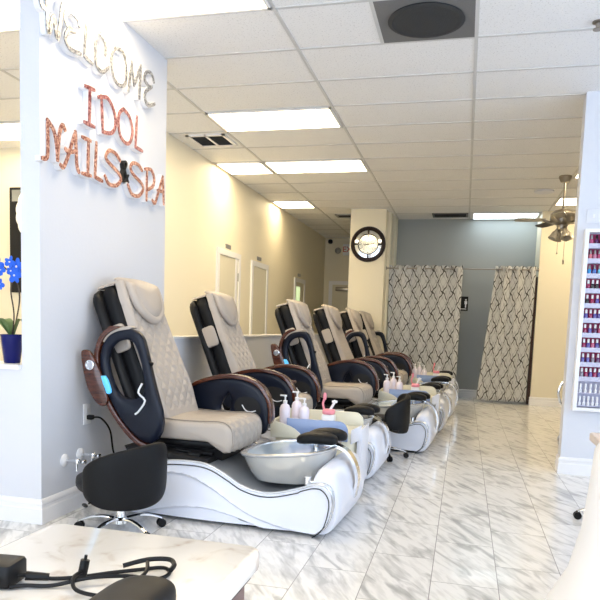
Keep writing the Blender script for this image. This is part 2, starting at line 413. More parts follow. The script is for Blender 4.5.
light(1, 6, 'ceiling light panel right of the ceiling fan, nearest the lavender wall', x0=1.19 + .0, x1=2.3)

light(-2, -9, 'ceiling light panel added unseen behind the camera to brighten the marble table')  # unseen panel added to throw more light on the table
light(0, -7, 'ceiling light panel added unseen behind the camera above the aisle')  # second unseen panel, added for more light in the foreground
def grid_vent(x0, x1, y0, y1, label, name='ceiling_vent', fm='white_plastic', nh=1):
    o = empty(name, ((x0 + x1) / 2, (y0 + y1) / 2, H), label=label, cat='vent')
    hx, hy = (x1 - x0) / 2, (y1 - y0) / 2; t = .035
    fr = MB().box(-hx, hx, -hy, -hy + t, -.016, 0).box(-hx, hx, hy - t, hy, -.016, 0).box(-hx, -hx + t, -hy, hy, -.016, 0).box(hx - t, hx, -hy, hy, -.016, 0)
    if nh > 1: fr.box(-.012, .012, -hy, hy, -.016, 0)
    fr.build('frame', fm, o, False)
    bx(-hx + t, hx - t, -hy + t, hy - t, -.006, -.001).build('backing', 'vent_black', o, False)
    sl = MB(); k = int((2 * hy - 2 * t) / .03)
    for q_ in range(k):
        y = -hy + t + (q_ + .5) * (2 * hy - 2 * t) / k; sl.box(-hx + t, hx - t, y - .002, y + .003, -.013, -.005)
    sl.build('louvre', 'duct_dark', o, False)
grid_vent(-2.95, -2.52, 6.60, 7.02, 'white framed ceiling grille with two black louvred halves beside the light panel', nh=2)
grid_vent(-.64, -.05, 11.40, 11.78, 'dark flat ceiling vent left of the cool white back light', fm='duct_grey')
grid_vent(-2.30, -1.98, 11.45, 11.75, 'small black ceiling vent just left of the clock pillar', fm='silver_paint')
# dust-greyed square diffuser
a, b_, c_, d_ = -.643, gx0 - .012, gy0 - .6096 + .012, gy0 - .012
o = empty('air_diffuser', ((a + b_) / 2, (c_ + d_) / 2, H), label='grey square ceiling air diffuser with large dark round disc at top', cat='vent')
hx, hy = (b_ - a) / 2, (d_ - c_) / 2
bx(-hx, hx, -hy, hy, -.006, 0).build('square_plate', 'duct_grey', o, False)
MB().lathe([(.235, -.006), (.24, -.014), (.215, -.020), (.20, -.014), (.175, -.018), (.15, -.014), (.12, -.02), (.04, -.016)], n=48).build('round_disc', 'duct_dark', o)
struct('trim_5', bx(-.667, -.643, gy0 - .6096 * 5, gy0, H - .006, H + .002), 'grid_white')
o = MB().lathe([(.035, 0), (.035, -.008), (.015, -.012), (.012, -.04), (.03, -.044), (.03, -.048)], (.70, 4.61, H), 20).build('sprinkler_head', 'steel'); tag(o, 'small brass sprinkler head in the ceiling at the top right edge', 'sprinkler')
o = MB().lathe([(.035, 0), (.035, -.008), (.015, -.012), (.012, -.04), (.03, -.044), (.03, -.048)], (-3.35, 4.85, H), 20).build('sprinkler_head', 'steel'); tag(o, 'small sprinkler head in the ceiling left of the sign wall end', 'sprinkler')
o = MB().lathe([(.13, 0), (.13, -.018), (.10, -.028), (.02, -.03)], (.95, 9.75, H), 28).build('ceiling_speaker', 'plate_white'); tag(o, 'flat round grey ceiling disc left of the fan rod', 'ceiling disc')

# ------------------------------------------------------------------ sign lettering
LET = {
'W':[[(3.161,2.827),(3.177,2.79),(3.211,2.79)],[(3.212,2.856),(3.228,2.676),(3.273,2.782),(3.308,2.678),(3.355,2.881)]],
'E':[[(3.52,2.836),(3.51,2.865),(3.45,2.879),(3.392,2.856),(3.383,2.809),(3.421,2.783),(3.47,2.783)],[(3.47,2.783),(3.421,2.773),(3.392,2.745),(3.383,2.704),(3.431,2.675),(3.53,2.687)]],
'L':[[(3.592,2.889),(3.572,2.692)],[(3.572,2.692),(3.652,2.680)]],
'C':[[(3.803,2.787),(3.803,2.852),(3.728,2.891),(3.695,2.831),(3.696,2.7),(3.769,2.675),(3.839,2.73)]],
'O':[[(3.935,2.884),(4.023,2.885),(4.063,2.807),(4.052,2.715),(4.0,2.672),(3.912,2.684),(3.875,2.767),(3.886,2.837),(3.935,2.884)]],
'M':[[(4.092,2.675),(4.129,2.87)],[(4.129,2.87),(4.166,2.736)],[(4.166,2.736),(4.254,2.891)],[(4.254,2.891),(4.237,2.676)]],
'E2':[[(4.456,2.857),(4.417,2.898),(4.342,2.884),(4.313,2.827),(4.374,2.801),(4.419,2.81)],[(4.419,2.81),(4.33,2.746),(4.324,2.698),(4.377,2.671),(4.468,2.711)]],
'I':[[(3.583,2.528),(3.68,2.538)],[(3.631,2.533),(3.626,2.325)],[(3.573,2.32),(3.676,2.322)]],
'D':[[(3.759,2.53),(3.778,2.322)],[(3.725,2.512),(3.829,2.541),(3.908,2.488),(3.928,2.407),(3.879,2.344),(3.778,2.322)]],
'O2':[[(4.028,2.538),(4.108,2.512),(4.151,2.44),(4.125,2.361),(4.071,2.331),(3.992,2.357),(3.966,2.425),(3.977,2.497),(4.028,2.538)]],
'L2':[[(4.211,2.543),(4.194,2.341)],[(4.194,2.341),(4.288,2.338)]],
'N':[[(3.172,2.015),(3.207,2.024),(3.22,2.069),(3.217,2.225)],[(3.217,2.225),(3.274,2.184),(3.301,2.106),(3.306,2.038)],[(3.306,2.038),(3.311,2.093),(3.325,2.188),(3.353,2.239),(3.377,2.219)]],
'A':[[(3.336,2.018),(3.362,2.013),(3.401,2.072),(3.48,2.237)],[(3.48,2.237),(3.487,2.138),(3.496,2.05),(3.516,2.021)],[(3.382,2.117),(3.411,2.108),(3.49,2.134)]],
'I2':[[(3.552,2.229),(3.638,2.23)],[(3.616,2.229),(3.611,2.031)],[(3.552,2.022),(3.639,2.026)]],
'L3':[[(3.704,2.236),(3.689,2.031)],[(3.689,2.031),(3.769,2.024)]],
'S':[[(3.988,2.201),(3.93,2.231),(3.856,2.231),(3.815,2.19),(3.833,2.161),(3.963,2.12),(4.002,2.084),(3.945,2.034),(3.852,2.024),(3.804,2.062)]],
'AND':[[(4.118,2.092),(4.056,2.185),(4.070,2.216),(4.096,2.203),(4.052,2.140),(4.046,2.108),(4.074,2.088),(4.118,2.136)]],
'S2':[[(4.29,2.208),(4.239,2.232),(4.161,2.227),(4.128,2.19),(4.163,2.155),(4.285,2.118),(4.308,2.079),(4.243,2.025),(4.151,2.02),(4.095,2.068)]],
'P':[[(4.365,2.228),(4.362,2.02)],[(4.334,2.228),(4.426,2.242),(4.474,2.197),(4.46,2.138),(4.368,2.091)]],
'A2':[[(4.454,2.034),(4.494,2.024),(4.549,2.113),(4.616,2.235)],[(4.616,2.235),(4.637,2.043)],[(4.532,2.121),(4.631,2.13)]]}
def stroke(mb, pts, w, x0, x1):
    P = cr(pts, 5) if len(pts) > 2 else [tuple(Vector(pts[0]).lerp(Vector(pts[1]), t / 4)) for t in range(5)]
    k = len(P); secs = []
    closed = len(pts) > 2 and pts[0] == pts[-1]
    for i, p in enumerate(P):
        a = P[max(i - 1, 0)]; b_ = P[min(i + 1, k - 1)]
        if closed and i in (0, k - 1): a, b_ = P[-2], P[1]
        t = Vector((b_[0] - a[0], b_[1] - a[1])).normalized(); n = Vector((-t.y, t.x)) * w / 2
        ext = 0
        if not closed and i == 0: ext = -w * .4
        if not closed and i == k - 1: ext = w * .4
        q_ = Vector(p) + t * ext
        l, r_ = q_ + n, q_ - n
        if not closed and i in (0, k - 1): l, r_ = q_ + n * .7, q_ - n * .7
        secs.append([(x0, l.x, l.y), (x1, l.x, l.y), (x1, r_.x, r_.y), (x0, r_.x, r_.y)])
    mb.loft(secs)
for key, face, txt in (
    ('W', 'silver_glitter', 'silver and white curly letter W starting the top word of the wall sign'), ('E', 'silver_glitter', 'silver and white curly letter E second in the top word of the wall sign'),
    ('L', 'silver_glitter', 'silver and white letter L in the top word of the wall sign'), ('C', 'silver_glitter', 'silver and white curly letter C in the top word of the wall sign'),
    ('O', 'silver_glitter', 'silver and white oval letter O in the top word of the wall sign'), ('M', 'silver_glitter', 'silver and white letter M in the top word of the wall sign'),
    ('E2', 'silver_glitter', 'silver and white curly letter E ending the top word of the wall sign'),
    ('I', 'red_glitter', 'dark red glitter letter I starting the second word of the wall sign'), ('D', 'red_glitter', 'dark red glitter letter D in the second word of the wall sign'),
    ('O2', 'red_glitter', 'dark red glitter letter O in the second word of the wall sign'), ('L2', 'red_glitter', 'dark red glitter letter L ending the second word of the wall sign'),
    ('N', 'rose_glitter', 'copper glitter letter N starting the bottom row of the wall sign'), ('A', 'rose_glitter', 'copper glitter letter A joined to the N in the bottom row of the wall sign'),
    ('I2', 'rose_glitter', 'copper glitter letter I in the bottom row of the wall sign'), ('L3', 'rose_glitter', 'copper glitter letter L in the bottom row of the wall sign'),
    ('S', 'rose_glitter', 'copper glitter letter S left of the small black ampersand on the wall sign'), ('AND', 'matt_black', 'small black ampersand between two copper letters S on the wall sign'),
    ('S2', 'rose_glitter', 'copper glitter letter S right of the small black ampersand on the wall sign'), ('P', 'rose_glitter', 'copper glitter letter P in the bottom row of the wall sign'),
    ('A2', 'rose_glitter', 'copper glitter letter A ending the bottom row at the wall edge')):
    bk = MB(); fc = MB()
    sm = key == 'AND'
    for st in LET[key]:
        if not sm: k_ = LET[key].index(st) * .0009 - .002; stroke(bk, st, .036, FX, FX + .034 + k_)
        k_ = LET[key].index(st) * .0009; stroke(fc, st, .024 if not sm else .012, FX if sm else FX + .034 - k_, FX + (.03 if sm else .039) + k_)
    if sm: tag(fc.build('sign_ampersand', face), txt, 'sign letter', 'letters of the wall sign')
    else:
        o = bk.build('sign_letter', 'sign_white'); tag(o, txt, 'sign letter', 'letters of the wall sign')
        fc.build('glitter_face', face, o)

# ------------------------------------------------------------------ wall fittings by the first chair
o = empty('wall_outlet', (FX, 3.66, .575), label='white wall outlet plate with a black plug behind the first chair', cat='outlet')
bx(0, .007, -.04, .04, -.065, .065, b=.003).build('plate', 'white_plastic', o)
MB().box(.007, .009, -.017, .017, .01, .04).box(.007, .009, -.017, .017, -.04, -.01).build('socket', 'cap_white', o, False)
o = MB().box(FX + .007, FX + .045, 3.645, 3.68, .54, .57, b=.006).tube(cr([(FX + .04, 3.66, .555), (FX + .09, 3.68, .55), (FX + .13, 3.72, .47), (FX + .14, 3.75, .32), (FX + .18, 3.80, .2), (FX + .3, 3.85, .1)], 6), .006).build('mains_cable', 'black_plastic')
tag(o, 'black power cord plugged into the wall outlet behind the first chair', 'cord')
for k, (y, z) in enumerate(((3.42, .325), (3.585, .332))):
    o = empty('water_valve', (FX, y, z), label='chrome water valve on round white wall flange, %s' % ('nearer the wall corner' if k == 0 else 'behind the one nearest the wall corner'), cat='valve', group='water valves on the sign wall')
    T = Matrix.Rotation(PI / 2, 4, 'Y')
    MB().lathe([(.038, 0), (.038, .006), (.028, .014), (.012, .016)], n=24, T=T).build('flange', 'white_plastic', o)
    MB().cyl((.01, 0, 0), (.11, 0, 0), .009).squad((.085, 0, 0), (.022, .016, .018), .7, .7).cyl((.085, 0, 0), (.085, 0, -.06), .007).squad((.135, 0, 0), (.008, .022, .014), .8, .8).build('valve_body', 'chrome', o)
# switch plate on the polish wall
o = empty('switch_plate', (.985, 5.87, 2.135), label='wide pale switch plate on the lavender wall above the polish rack', cat='switch')
bx(-.075, .12, -.008, 0, -.055, .055, b=.004).build('plate', 'plate_white', o)
for x in (-.02, .05): bx(x - .008, x + .008, -.014, -.008, -.015, .015).build('toggle', 'white_plastic', o, False)
# restroom sign
o = empty('restroom_sign', (-.045, 12.05, 1.655), label='small black restroom sign on the grey wall between the curtains', cat='sign')
bx(-.075, .075, -.008, 0, -.125, .125, b=.004).build('plate', 'matt_black', o)
g = MB(); g.squad((.035, -.01, .065), (.014, .003, .014), 1, 1); g.prism([(.012, .045), (.058, .045), (.058, -.01), (.045, -.01), (.045, -.07), (.025, -.07), (.025, -.01), (.012, -.01)], -.012, -.008)
g.build('pictogram', 'white_plastic', o, False)
MB().box(-.05, .05, -.012, -.008, -.10, -.088).build('raised_text_bar', 'white_plastic', o, False)
# clock
o = empty('wall_clock', (-1.625, 11.0, 2.546), label='round wall clock with thick dark brown rim and mirrored ring on the pillar', cat='clock')
T = Matrix.Rotation(PI / 2, 4, 'X')
MB().lathe([(.20, 0), (.285, 0), (.290, .02), (.275, .045), (.245, .05), (.225, .035), (.225, .02)], n=48, T=T).build('rim', 'frame_brown', o)
for k in range(4):
    a0 = R(90 * k + 4); g = MB(); secs = []
    for q_ in range(13):
        a = a0 + R(82) * q_ / 12; secs.append([(r_ * math.cos(a), y, r_ * math.sin(a)) for r_, y in ((.222, -.022), (.222, -.026), (.172, -.030), (.172, -.022))])
    g.loft(secs).build('mirror_segment', 'mirror', o)
MB().lathe([(.158, .02), (.158, .036), (.170, .038), (.172, .02)], n=48, T=T).build('inner_ring', 'frame_brown', o)
MB().lathe([(.165, .012), (.165, .024), (.01, .026)], n=48, T=T).build('dial', 'clock_glass', o)
g = MB()
for k in range(12):
    a = PI / 6 * k; l = .02 if k % 3 else .032; c_, s_ = math.sin(a), math.cos(a); g.cyl((c_ * (.15 - l), -.028, s_ * (.15 - l)), (c_ * .15, -.028, s_ * .15), .004, n=6)
g.build('hour_marks', 'frame_brown', o)
MB().cyl((-.02, -.031, -.01), (.11, -.031, .02), .004).build('minute_hand', 'frame_brown', o)
MB().cyl((.02, -.033, .004), (-.07, -.033, -.012), .005).build('hour_hand', 'frame_brown', o)

# ------------------------------------------------------------------ curtains
ROD = 11.30
o = empty('curtain_rod', (-.13, ROD, 2.19), label='thin bronze curtain rod spanning from pillar to cream wall', cat='curtain rod')
MB().cyl((-1.21, 0, 0), (1.235, 0, 0), .011).build('rod', 'steel', o)
for s_ in (-1, 1): MB().cyl((-1.205 if s_ < 0 else 1.21, 0, 0), (-1.218 if s_ < 0 else 1.229, 0, 0), .028).build('flange', 'steel', o)
def curtain(xt0, xt1, xb0, xb1, zb, label, nf, width, seed, wob=0):
    rnd = random.Random(seed); nx, nz = 120, 46
    ph = [rnd.uniform(-.5, .5) for _ in range(4)]
    v, f, uvs = [], [], []
    for j in range(nz + 1):
        t = j / nz; z = 2.235 - (2.235 - zb) * t
        for i in range(nx + 1):
            u = i / nx
            x0 = xt0 + (xb0 - xt0) * t ** 1.1; x1 = xt1 + (xb1 - xt1) * t
            a = .032 * (1 - .25 * t); y = a * math.sin(2 * PI * nf * u + ph[0] * t) + .02 * t * math.sin(5 * u + ph[1] * 4) + .008 * t * math.sin(23 * u + 4 * t)
            zz = z + (.012 * math.cos(2 * PI * nf * u * 2) if j == 0 else 0) + (wob * u * t)
            v.append((x0 + (x1 - x0) * u + .01 * math.sin(4 * PI * nf * u) , ROD + y, zz)); uvs.append((u * width, z))
    for j in range(nz):
        for i in range(nx): a = j * (nx + 1) + i; f.append((a, a + 1, a + nx + 2, a + nx + 1))
    me = bpy.data.meshes.new('curtain'); me.from_pydata(v, [], f); uvl = me.uv_layers.new(name='UVMap')
    for l in me.loops: uvl.data[l.index].uv = uvs[l.vertex_index]
    me.polygons.foreach_set('use_smooth', [True] * len(me.polygons)); me.materials.append(M['curtain_cloth'])
    o = bpy.data.objects.new('curtain', me); COL.objects.link(o); tag(o, label, 'curtain', 'trellis curtains'); 
    sd = o.modifiers.new('s', 'SOLIDIFY'); sd.thickness = .003
    for k in range(int(nf * 2)):
        u = (k + .5) / (nf * 2); x = xt0 + (xt1 - xt0) * (k) / (nf * 2)
        if k == 0: x += .02
        MB().tube([(x, ROD + .026 * math.cos(a), 2.19 + .026 * math.sin(a)) for a in [2 * PI * q_ / 14 for q_ in range(14)]], .006, 6, closed=True).build('grommet', 'steel', o)
curtain(-1.30, -.085, -1.25, -.10, .05, 'flat grey trellis pattern curtain hanging closed left of the restroom sign', 4, 1.36, 3)
curtain(.43, 1.06, .24, 1.03, .045, 'grey trellis pattern curtain gathered and flaring out right of the restroom sign', 3, 1.0, 5, -.0)

# ------------------------------------------------------------------ ceiling fan
o = empty('ceiling_fan', (1.10, 8.87, H), label='brushed metal ceiling fan with downrod and bell lights by the lavender wall edge', cat='ceiling fan')
MB().lathe([(.075, 0), (.078, -.02), (.05, -.075), (.02, -.08)], n=28).build('canopy', 'steel', o)
MB().cyl((0, 0, -.07), (0, 0, -.42), .013).build('downrod', 'steel', o)
MB().lathe([(.03, -.40), (.10, -.42), (.145, -.46), (.15, -.52), (.13, -.57), (.07, -.595), (.06, -.62), (.065, -.655), (.03, -.67)], n=32).build('motor_housing', 'steel', o)
for k in range(5):
    a = R(186 + 72 * k); ca, sa = math.cos(a), math.sin(a); Rz = Matrix.Rotation(a, 4, 'Z')
    br_ = MB(); br_.tube([Rz @ Vector(p) for p in cr([(.09, 0, -.57), (.15, .03, -.56), (.2, .04, -.545), (.24, .02, -.535)], 4)], .010, 8); br_.tube([Rz @ Vector(p) for p in cr([(.09, 0, -.57), (.15, -.03, -.56), (.2, -.04, -.545), (.24, -.02, -.535)], 4)], .010, 8)
    bl = MB(); poly = [(.21, -.05), (.30, -.06), (.48, -.066), (.56, -.055), (.585, 0), (.56, .055), (.48, .066), (.30, .06), (.21, .05)]
    tl = Matrix.Rotation(R(9), 4, 'X'); bl.prism(poly, -.004, .004, ax='z'); bl.v = [tuple(Rz @ (tl @ Vector(p) + Vector((0, 0, -.535)))) for p in bl.v]
    b1 = bl.build('blade', 'frame_brown' if k in (3, 4) else 'shade_glass', o); br_.build('blade_bracket', 'steel', b1)
for k in range(4):
    a = R(20 + 90 * k); d3 = Vector((math.cos(a) * .5, math.sin(a) * .5, -1)).normalized(); c0 = Vector((math.cos(a) * .045, math.sin(a) * .045, -.625))
    T = d3.to_track_quat('Z', 'Y').to_matrix().to_4x4(); g = MB()
    g.lathe([(.018, .03), (.022, .05), (.04, .08), (.045, .13), (.058, .16), (.054, .16), (.045, .12), (.03, .08)], c0, 20, caps=False, T=T)
    s0 = g.build('light_shade', 'shade_glass', o); MB().cyl(c0, c0 + d3 * .05, .016).build('lamp_arm', 'steel', s0)
MB().cyl((-.04, 0, -.72), (-.04, 0, -.93), .0025, n=6).squad((-.04, 0, -.94), (.010, .010, .012), 1, 1, nu=10, nv=6).build('pull_chain', 'steel', o)
MB().cyl((.04, 0, -.72), (.04, 0, -1.02), .0025, n=6).lathe([(.004, -1.02), (.011, -1.03), (.012, -1.07), (.006, -1.075)], (.04, 0, 0), 10).build('pull_chain', 'steel', o)

# ------------------------------------------------------------------ pedicure chair
LEAN = R(22.2)
def BP(s_, t_, y): return (-.41 - s_ * math.sin(LEAN) + t_ * math.cos(LEAN), y, .56 + s_ * math.cos(LEAN) + t_ * math.sin(LEAN))
RIM = [(-.60, .27), (-.45, .32), (-.28, .35), (-.13, .36), (-.01, .35), (.11, .30), (.21, .25), (.32, .225), (.43, .228), (.56, .26), (.68, .298)]
CR_ = cr(RIM, 5)
FRONT = cr([(.68, .298), (.745, .298), (.792, .25), (.795, .18), (.765, .08), (.70, .022)], 5)
def quilt(a, b_, p=.085, d=.013):
    u, v_ = (a + b_) / p, (a - b_) / p
    e = min(abs(u - round(u)), abs(v_ - round(v_)))
    return d * (min(e / .30, 1) ** .55 - 1)
def make_chair_core():
    root = empty('pedicure_chair')
    # plinth & body
    MB().prism([(-.50, 0), (.66, 0), (.70, .035), (-.53, .035)], -.33, .33).build('plinth', 'matt_black', root, False)
    body = [(-.58, .03), (.70, .03), (.76, .10), (.775, .20), (.75, .26)] + [(x, z - .018) for x, z in CR_[::-1]]
    MB().prism(body, -.372, .372, .012).build('deck', 'deck_grey', root)
    # side panels with two swooping creases
    s1 = [(-.62, .262), (-.45, .285), (-.27, .29), (-.14, .285), (0, .235), (.17, .145), (.31, .085), (.54, .035), (.8, .02)]
    s2 = [(-.60, -.02), (-.47, .015), (-.30, .068), (-.13, .098), (.02, .098), (.18, .07), (.30, .035), (.42, .01), (.8, -.05)]
    S1 = cr(s1, 6); S2 = cr(s2, 6)
    bot = [(-.6, .05), (-.5, .012), (.70, .022)]
    RT = CR_ + FRONT[1:]
    def panel(sg):
        nx, nz = 120, 72; v = []; f = []
        for i in range(nx + 1):
            x = -.60 + (1.395) * (i / nx)
            zt = interp(RIM if False else CR_, x) if x <= .68 else max([z for (xx, z) in FRONT if abs(xx - x) < .02] or [.25])
            if x > .68:
                zt = interp([(.68, .298), (.745, .298), (.765, .29), (.78, .272), (.79, .25), (.7951, .20)], x)
            zb = interp([(-.6, .10), (-.57, .045), (-.5, .022), (.69, .022), (.73, .05), (.765, .085), (.785, .14), (.7951, .19)], x)
            for j in range(nz + 1):
                t = j / nz; z = zb + (zt - zb) * t
                d1 = z - interp(S1, x); d2 = z - interp(S2, x)
                y = .395
                if d1 < 0: y -= .024 * math.exp(d1 / .06) * min(1, -d1 / .014)
                if d2 < 0: y -= .028 * math.exp(d2 / .07) * min(1, -d2 / .014)
                elif d1 < 0: y += .010 * math.exp(-abs(d2) / .03)
                y += .010 * math.exp(-abs(d1) / .03) if d1 >= 0 else 0
                y += .012 * math.sin(PI * min(max((x + .6) / 1.4, 0), 1)) * math.sin(PI * t)
                v.append((x, sg * y, z))
        m_ = nx + 1; n_ = nz + 1
        for i in range(nx):
            for j in range(nz): a = i * n_ + j; f.append((a, a + 1, a + n_ + 1, a + n_))
        # rim turned inwards, and back closing
        k = len(v)
        for i in range(nx + 1): p = v[i * n_ + nz]; v.append((p[0], sg * .368, p[2]))
        for i in range(nx): f.append((i * n_ + nz, k + i, k + i + 1, (i + 1) * n_ + nz))
        k2 = len(v)
        for i in range(nx + 1): p = v[i * n_]; v.append((p[0], sg * .368, p[2]))
        for i in range(nx): f.append((i * n_, k2 + i, k2 + i + 1, (i + 1) * n_))
        for i in range(nx): f.append((k + i, k + i + 1, k2 + i + 1, k2 + i))
        return MB().add(v, f)
    for sg in (-1, 1):
        p = panel(sg).build('side_panel', 'shell_white', root, ang=60)
        path = [(x, sg * .388, z + .001) for x, z in CR_ + FRONT[1:]]
        MB().tube(path, .0085, 8).build('rim_bead', 'rim_silver', p)
        path = [(x - .016 if x > .6 else x, sg * .402, z - .018) for x, z in CR_[4:] + [(x - .004, z) for x, z in FRONT[1:]]]
        MB().tube(path, .0032, 6).build('dark_inlay', 'matt_black', p)
    # grey band between panel and white nose
    MB().prism([(.60, .03), (.69, .025)] + cr([(.72, .03), (.775, .09), (.803, .18), (.800, .25), (.775, .295), (.73, .312), (.68, .308), (.62, .285)], 5) + [(.60, .27)], -.380, .380, .006).build('front_band', 'rim_silver', root)
    prof = cr([(.655, .25), (.66, .33), (.685, .375), (.73, .385), (.79, .35), (.826, .27), (.836, .17), (.815, .08), (.76, .02), (.66, .02)], 5)
    secs = []
    for y, sc in ((-.362, .84), (-.356, .90), (-.335, .955), (-.29, .99), (-.15, 1.005), (0, 1.01), (.15, 1.005), (.29, .99), (.335, .955), (.356, .90), (.362, .84)):
        secs.append([(.66 + (x - .66) * sc, y, .02 + (z - .02) * sc) for x, z in prof])
    MB().loft(secs).build('front_nose', 'shell_white', root, ang=50)
    # basin
    def ring(cx, hx, hy, z, tilt, e=.72, n=40):
        out = []
        for k in range(n):
            a = 2 * PI * k / n; c_, s_ = math.cos(a), math.sin(a)
            x = math.copysign(abs(c_) ** e, c_) * hx; y = math.copysign(abs(s_) ** e, s_) * hy
            out.append((cx + x, y, z + tilt * x))
        return out
    bs = MB().loft([ring(.41, .18, .19, .235, 0), ring(.41, .225, .235, .25, .02), ring(.405, .255, .262, .30, .05), ring(.405, .285, .283, .37, .09), ring(.40, .302, .292, .415, .10),
                    ring(.40, .285, .276, .41, .10), ring(.405, .262, .262, .36, .09), ring(.41, .235, .24, .29, .03), ring(.41, .17, .18, .262, 0)]).build('basin', 'basin_pearl', root)
    MB().loft([ring(.405, .258, .258, .36, .09), ring(.41, .231, .236, .293, .03), ring(.41, .16, .17, .268, 0)]).build('basin_water_liner', 'basin_liner', bs) if False else None
    MB().loft([ring(.40, .300, .290, .409, .10), ring(.40, .318, .306, .417, .10), ring(.40, .320, .308, .427, .10), ring(.40, .302, .292, .433, .10), ring(.40, .280, .272, .429, .10), ring(.405, .268, .262, .38, .10)], caps=False).build('basin_rim', 'rim_silver', bs)
    MB().loft([ring(.402, .277, .269, .424, .10), ring(.405, .262, .258, .37, .09), ring(.41, .235, .238, .30, .03), ring(.41, .17, .178, .268, 0)], caps=True).build('basin_liner', 'basin_liner', bs)
    MB().cyl((.60, -.10, .435), (.60, -.10, .475), .016).squad((.57, -.10, .478), (.05, .018, .010), .6, .6).build('spout', 'chrome', bs)
    MB().cyl((.625, -.345, .26), (.625, -.345, .330), .021).cyl((.625, -.345, .330), (.625, -.345, .337), .024).cyl((.625, -.345, .305), (.665, -.345, .305), .008).build('drain_lever', 'chrome', root)
    # footrest
    arm = MB().tube(cr([(.845, 0, .16), (.858, 0, .26), (.835, 0, .36), (.77, 0, .435), (.68, 0, .462), (.60, 0, .47)], 5), .022, 12, sq=(2.0, .55, (1, 0, .01))) if False else None
    path = cr([(.80, .30), (.795, .37), (.765, .425), (.70, .458), (.60, .468)], 5)
    path = cr([(.84, .16), (.858, .27), (.835, .36), (.78, .43), (.70, .462), (.60, .472)], 5)
    outl = []; inn = []
    for i, p in enumerate(path):
        a, b_ = Vector(path[max(i - 1, 0)]), Vector(path[min(i + 1, len(path) - 1)]); t = (b_ - a).normalized(); n = Vector((t.y, -t.x)) * .009
        outl.append(tuple(Vector(p) + n)); inn.append(tuple(Vector(p) - n))
    MB().prism(outl + inn[::-1], -.036, .036).build('footrest_arm', 'chrome', root)
    for y, x, rz in ((-.085, .60, .12), (.085, .62, -.12)):
        def fn(a, b2, c2): 
            c2 = c2 - .9 * a * a + .03 * a
            return (a, b2, c2)
        MB().squad((x, y, .512), (.135, .075, .034), .6, .75, fn).build('footrest_pad', 'black_leather', root)
    # seat mechanism
    MB().box(-.50, -.05, -.22, .22, .41, .452, b=.008).box(-.44, -.02, -.17, .17, .33, .41).box(-.12, .0, -.21, .21, .36, .41).cyl((-.30, -.235, .39), (-.05, -.235, .385), .012).cyl((-.2, -.24, .37), (-.12, -.24, .37), .024).build('seat_mechanism', 'black_plastic', root)
    MB().prism([(-.56, .30), (-.02, .30), (-.06, .36), (-.50, .40), (-.62, .40)], -.30, .30, .01).build('rear_cover', 'matt_black', root)
    # seat cushion with front flap; geometry quilting on top and front
    cs = []
    top = cr([(-.43, .580), (-.28, .572), (-.12, .575), (-.02, .580), (.04, .568), (.072, .53), (.078, .46), (.062, .405)], 8)
    under = [(.03, .398), (-.03, .43), (-.075, .458), (-.43, .458)]
    prof = top + under; n_y = 84; secs = []; L = [0]
    for a, b_ in zip(prof, prof[1:]): L.append(L[-1] + math.dist(a, b_))
    for j in range(n_y + 1):
        y = -.275 + .55 * j / n_y; e = min(1, (.275 - abs(y)) / .035); rr = (1 - math.sqrt(max(0, 1 - (1 - e) ** 2))) * .032
        ring_ = []
        for i, (x, z) in enumerate(prof):
            if i < len(top):
                a, b_ = Vector(prof[max(i - 1, 0)]), Vector(prof[i + 1]); t = (b_ - a).normalized(); n = Vector((-t.y, t.x))
                d = -rr + (quilt(L[i], y) if abs(y) < .235 and (x > -.02) else (.35 * quilt(L[i], y) if abs(y) < .235 else 0)) + .012 * math.cos(y / .275 * PI / 2)
                ring_.append((x + n.x * d, y, z + n.y * d))
            else: ring_.append((x, y, z + rr * .6))
        secs.append(ring_)
    st = MB().loft(secs).build('seat', 'cream_leather', root, ang=50)
    for sg in (-1, 1):
        MB().tube([(x + .0, sg * .247, z + .006) for x, z in top[:-4]], .0035, 6).build('piping', 'seam_grey', st)
    # back shells
    def slab(s0, s1, t0, t1, hw, r, rtop, nsec=14, narrow=.0):
        secs = []
        for i in range(nsec + 1):
            s_ = s0 + (s1 - s0) * i / nsec
            dtop = max(0, (s_ - (s1 - rtop)) / rtop); dbot = max(0, ((s0 + .05) - s_) / .05)
            sh = (1 - math.sqrt(max(0, 1 - dtop * dtop))) * rtop * .8 + (1 - math.sqrt(max(0, 1 - dbot * dbot))) * .04
            w_ = hw - narrow * (s_ - s0) / (s1 - s0) - sh; th = (t1 - t0) / 2 - min(sh * .55, (t1 - t0) / 2 * .75); tc_ = (t0 + t1) / 2
            secs.append([BP(s_, tc_ + b_, a) for a, b_ in rrect(0, 0, w_, th, min(r, th), 4)])
        return MB().loft(secs)
    # denser sections near the top via two lofts would seam; use many sections instead
    slab(-.08, .90, -.155, -.09, .300, .05, .10, 40, .01).build('back_shell', 'black_plastic', root, ang=50)
    slab(-.05, .925, -.12, .005, .262, .05, .12, 40, .02).build('back_bolster', 'black_leather', root, ang=50)
    # quilted cover
    ns, ny = 150, 76; v = []; f = []
    def half(s_): return .235 - .03 * max(0, (s_ - .55) / .4)
    for i in range(ns + 1):
        s_ = -.02 + .975 * i / ns
        wrap = max(0, (s_ - .905)) ; ss = min(s_, .905 + wrap * .35)
        for j in range(ny + 1):
            q_ = -1 + 2 * j / ny; y = half(ss) * q_
            edge = max(0, abs(q_) - .86) / .14
            t = .050 - .045 * (1 - math.sqrt(max(0, 1 - edge * edge))) + (quilt(s_, y, .095, .014) if abs(q_) < .84 and .05 < s_ < .88 else 0) + .015 * math.exp(-((s_ - .22) / .16) ** 2) - .004 * math.sin(s_ * 26) * edge
            t -= wrap * 2.6
            v.append(BP(ss, t, y * (1 + .03 * math.sin(s_ * 17) * edge)))
    w_ = ny + 1
    for i in range(ns):
        for j in range(ny): a = i * w_ + j; f.append((a, a + 1, a + w_ + 1, a + w_))
    k = len(v)
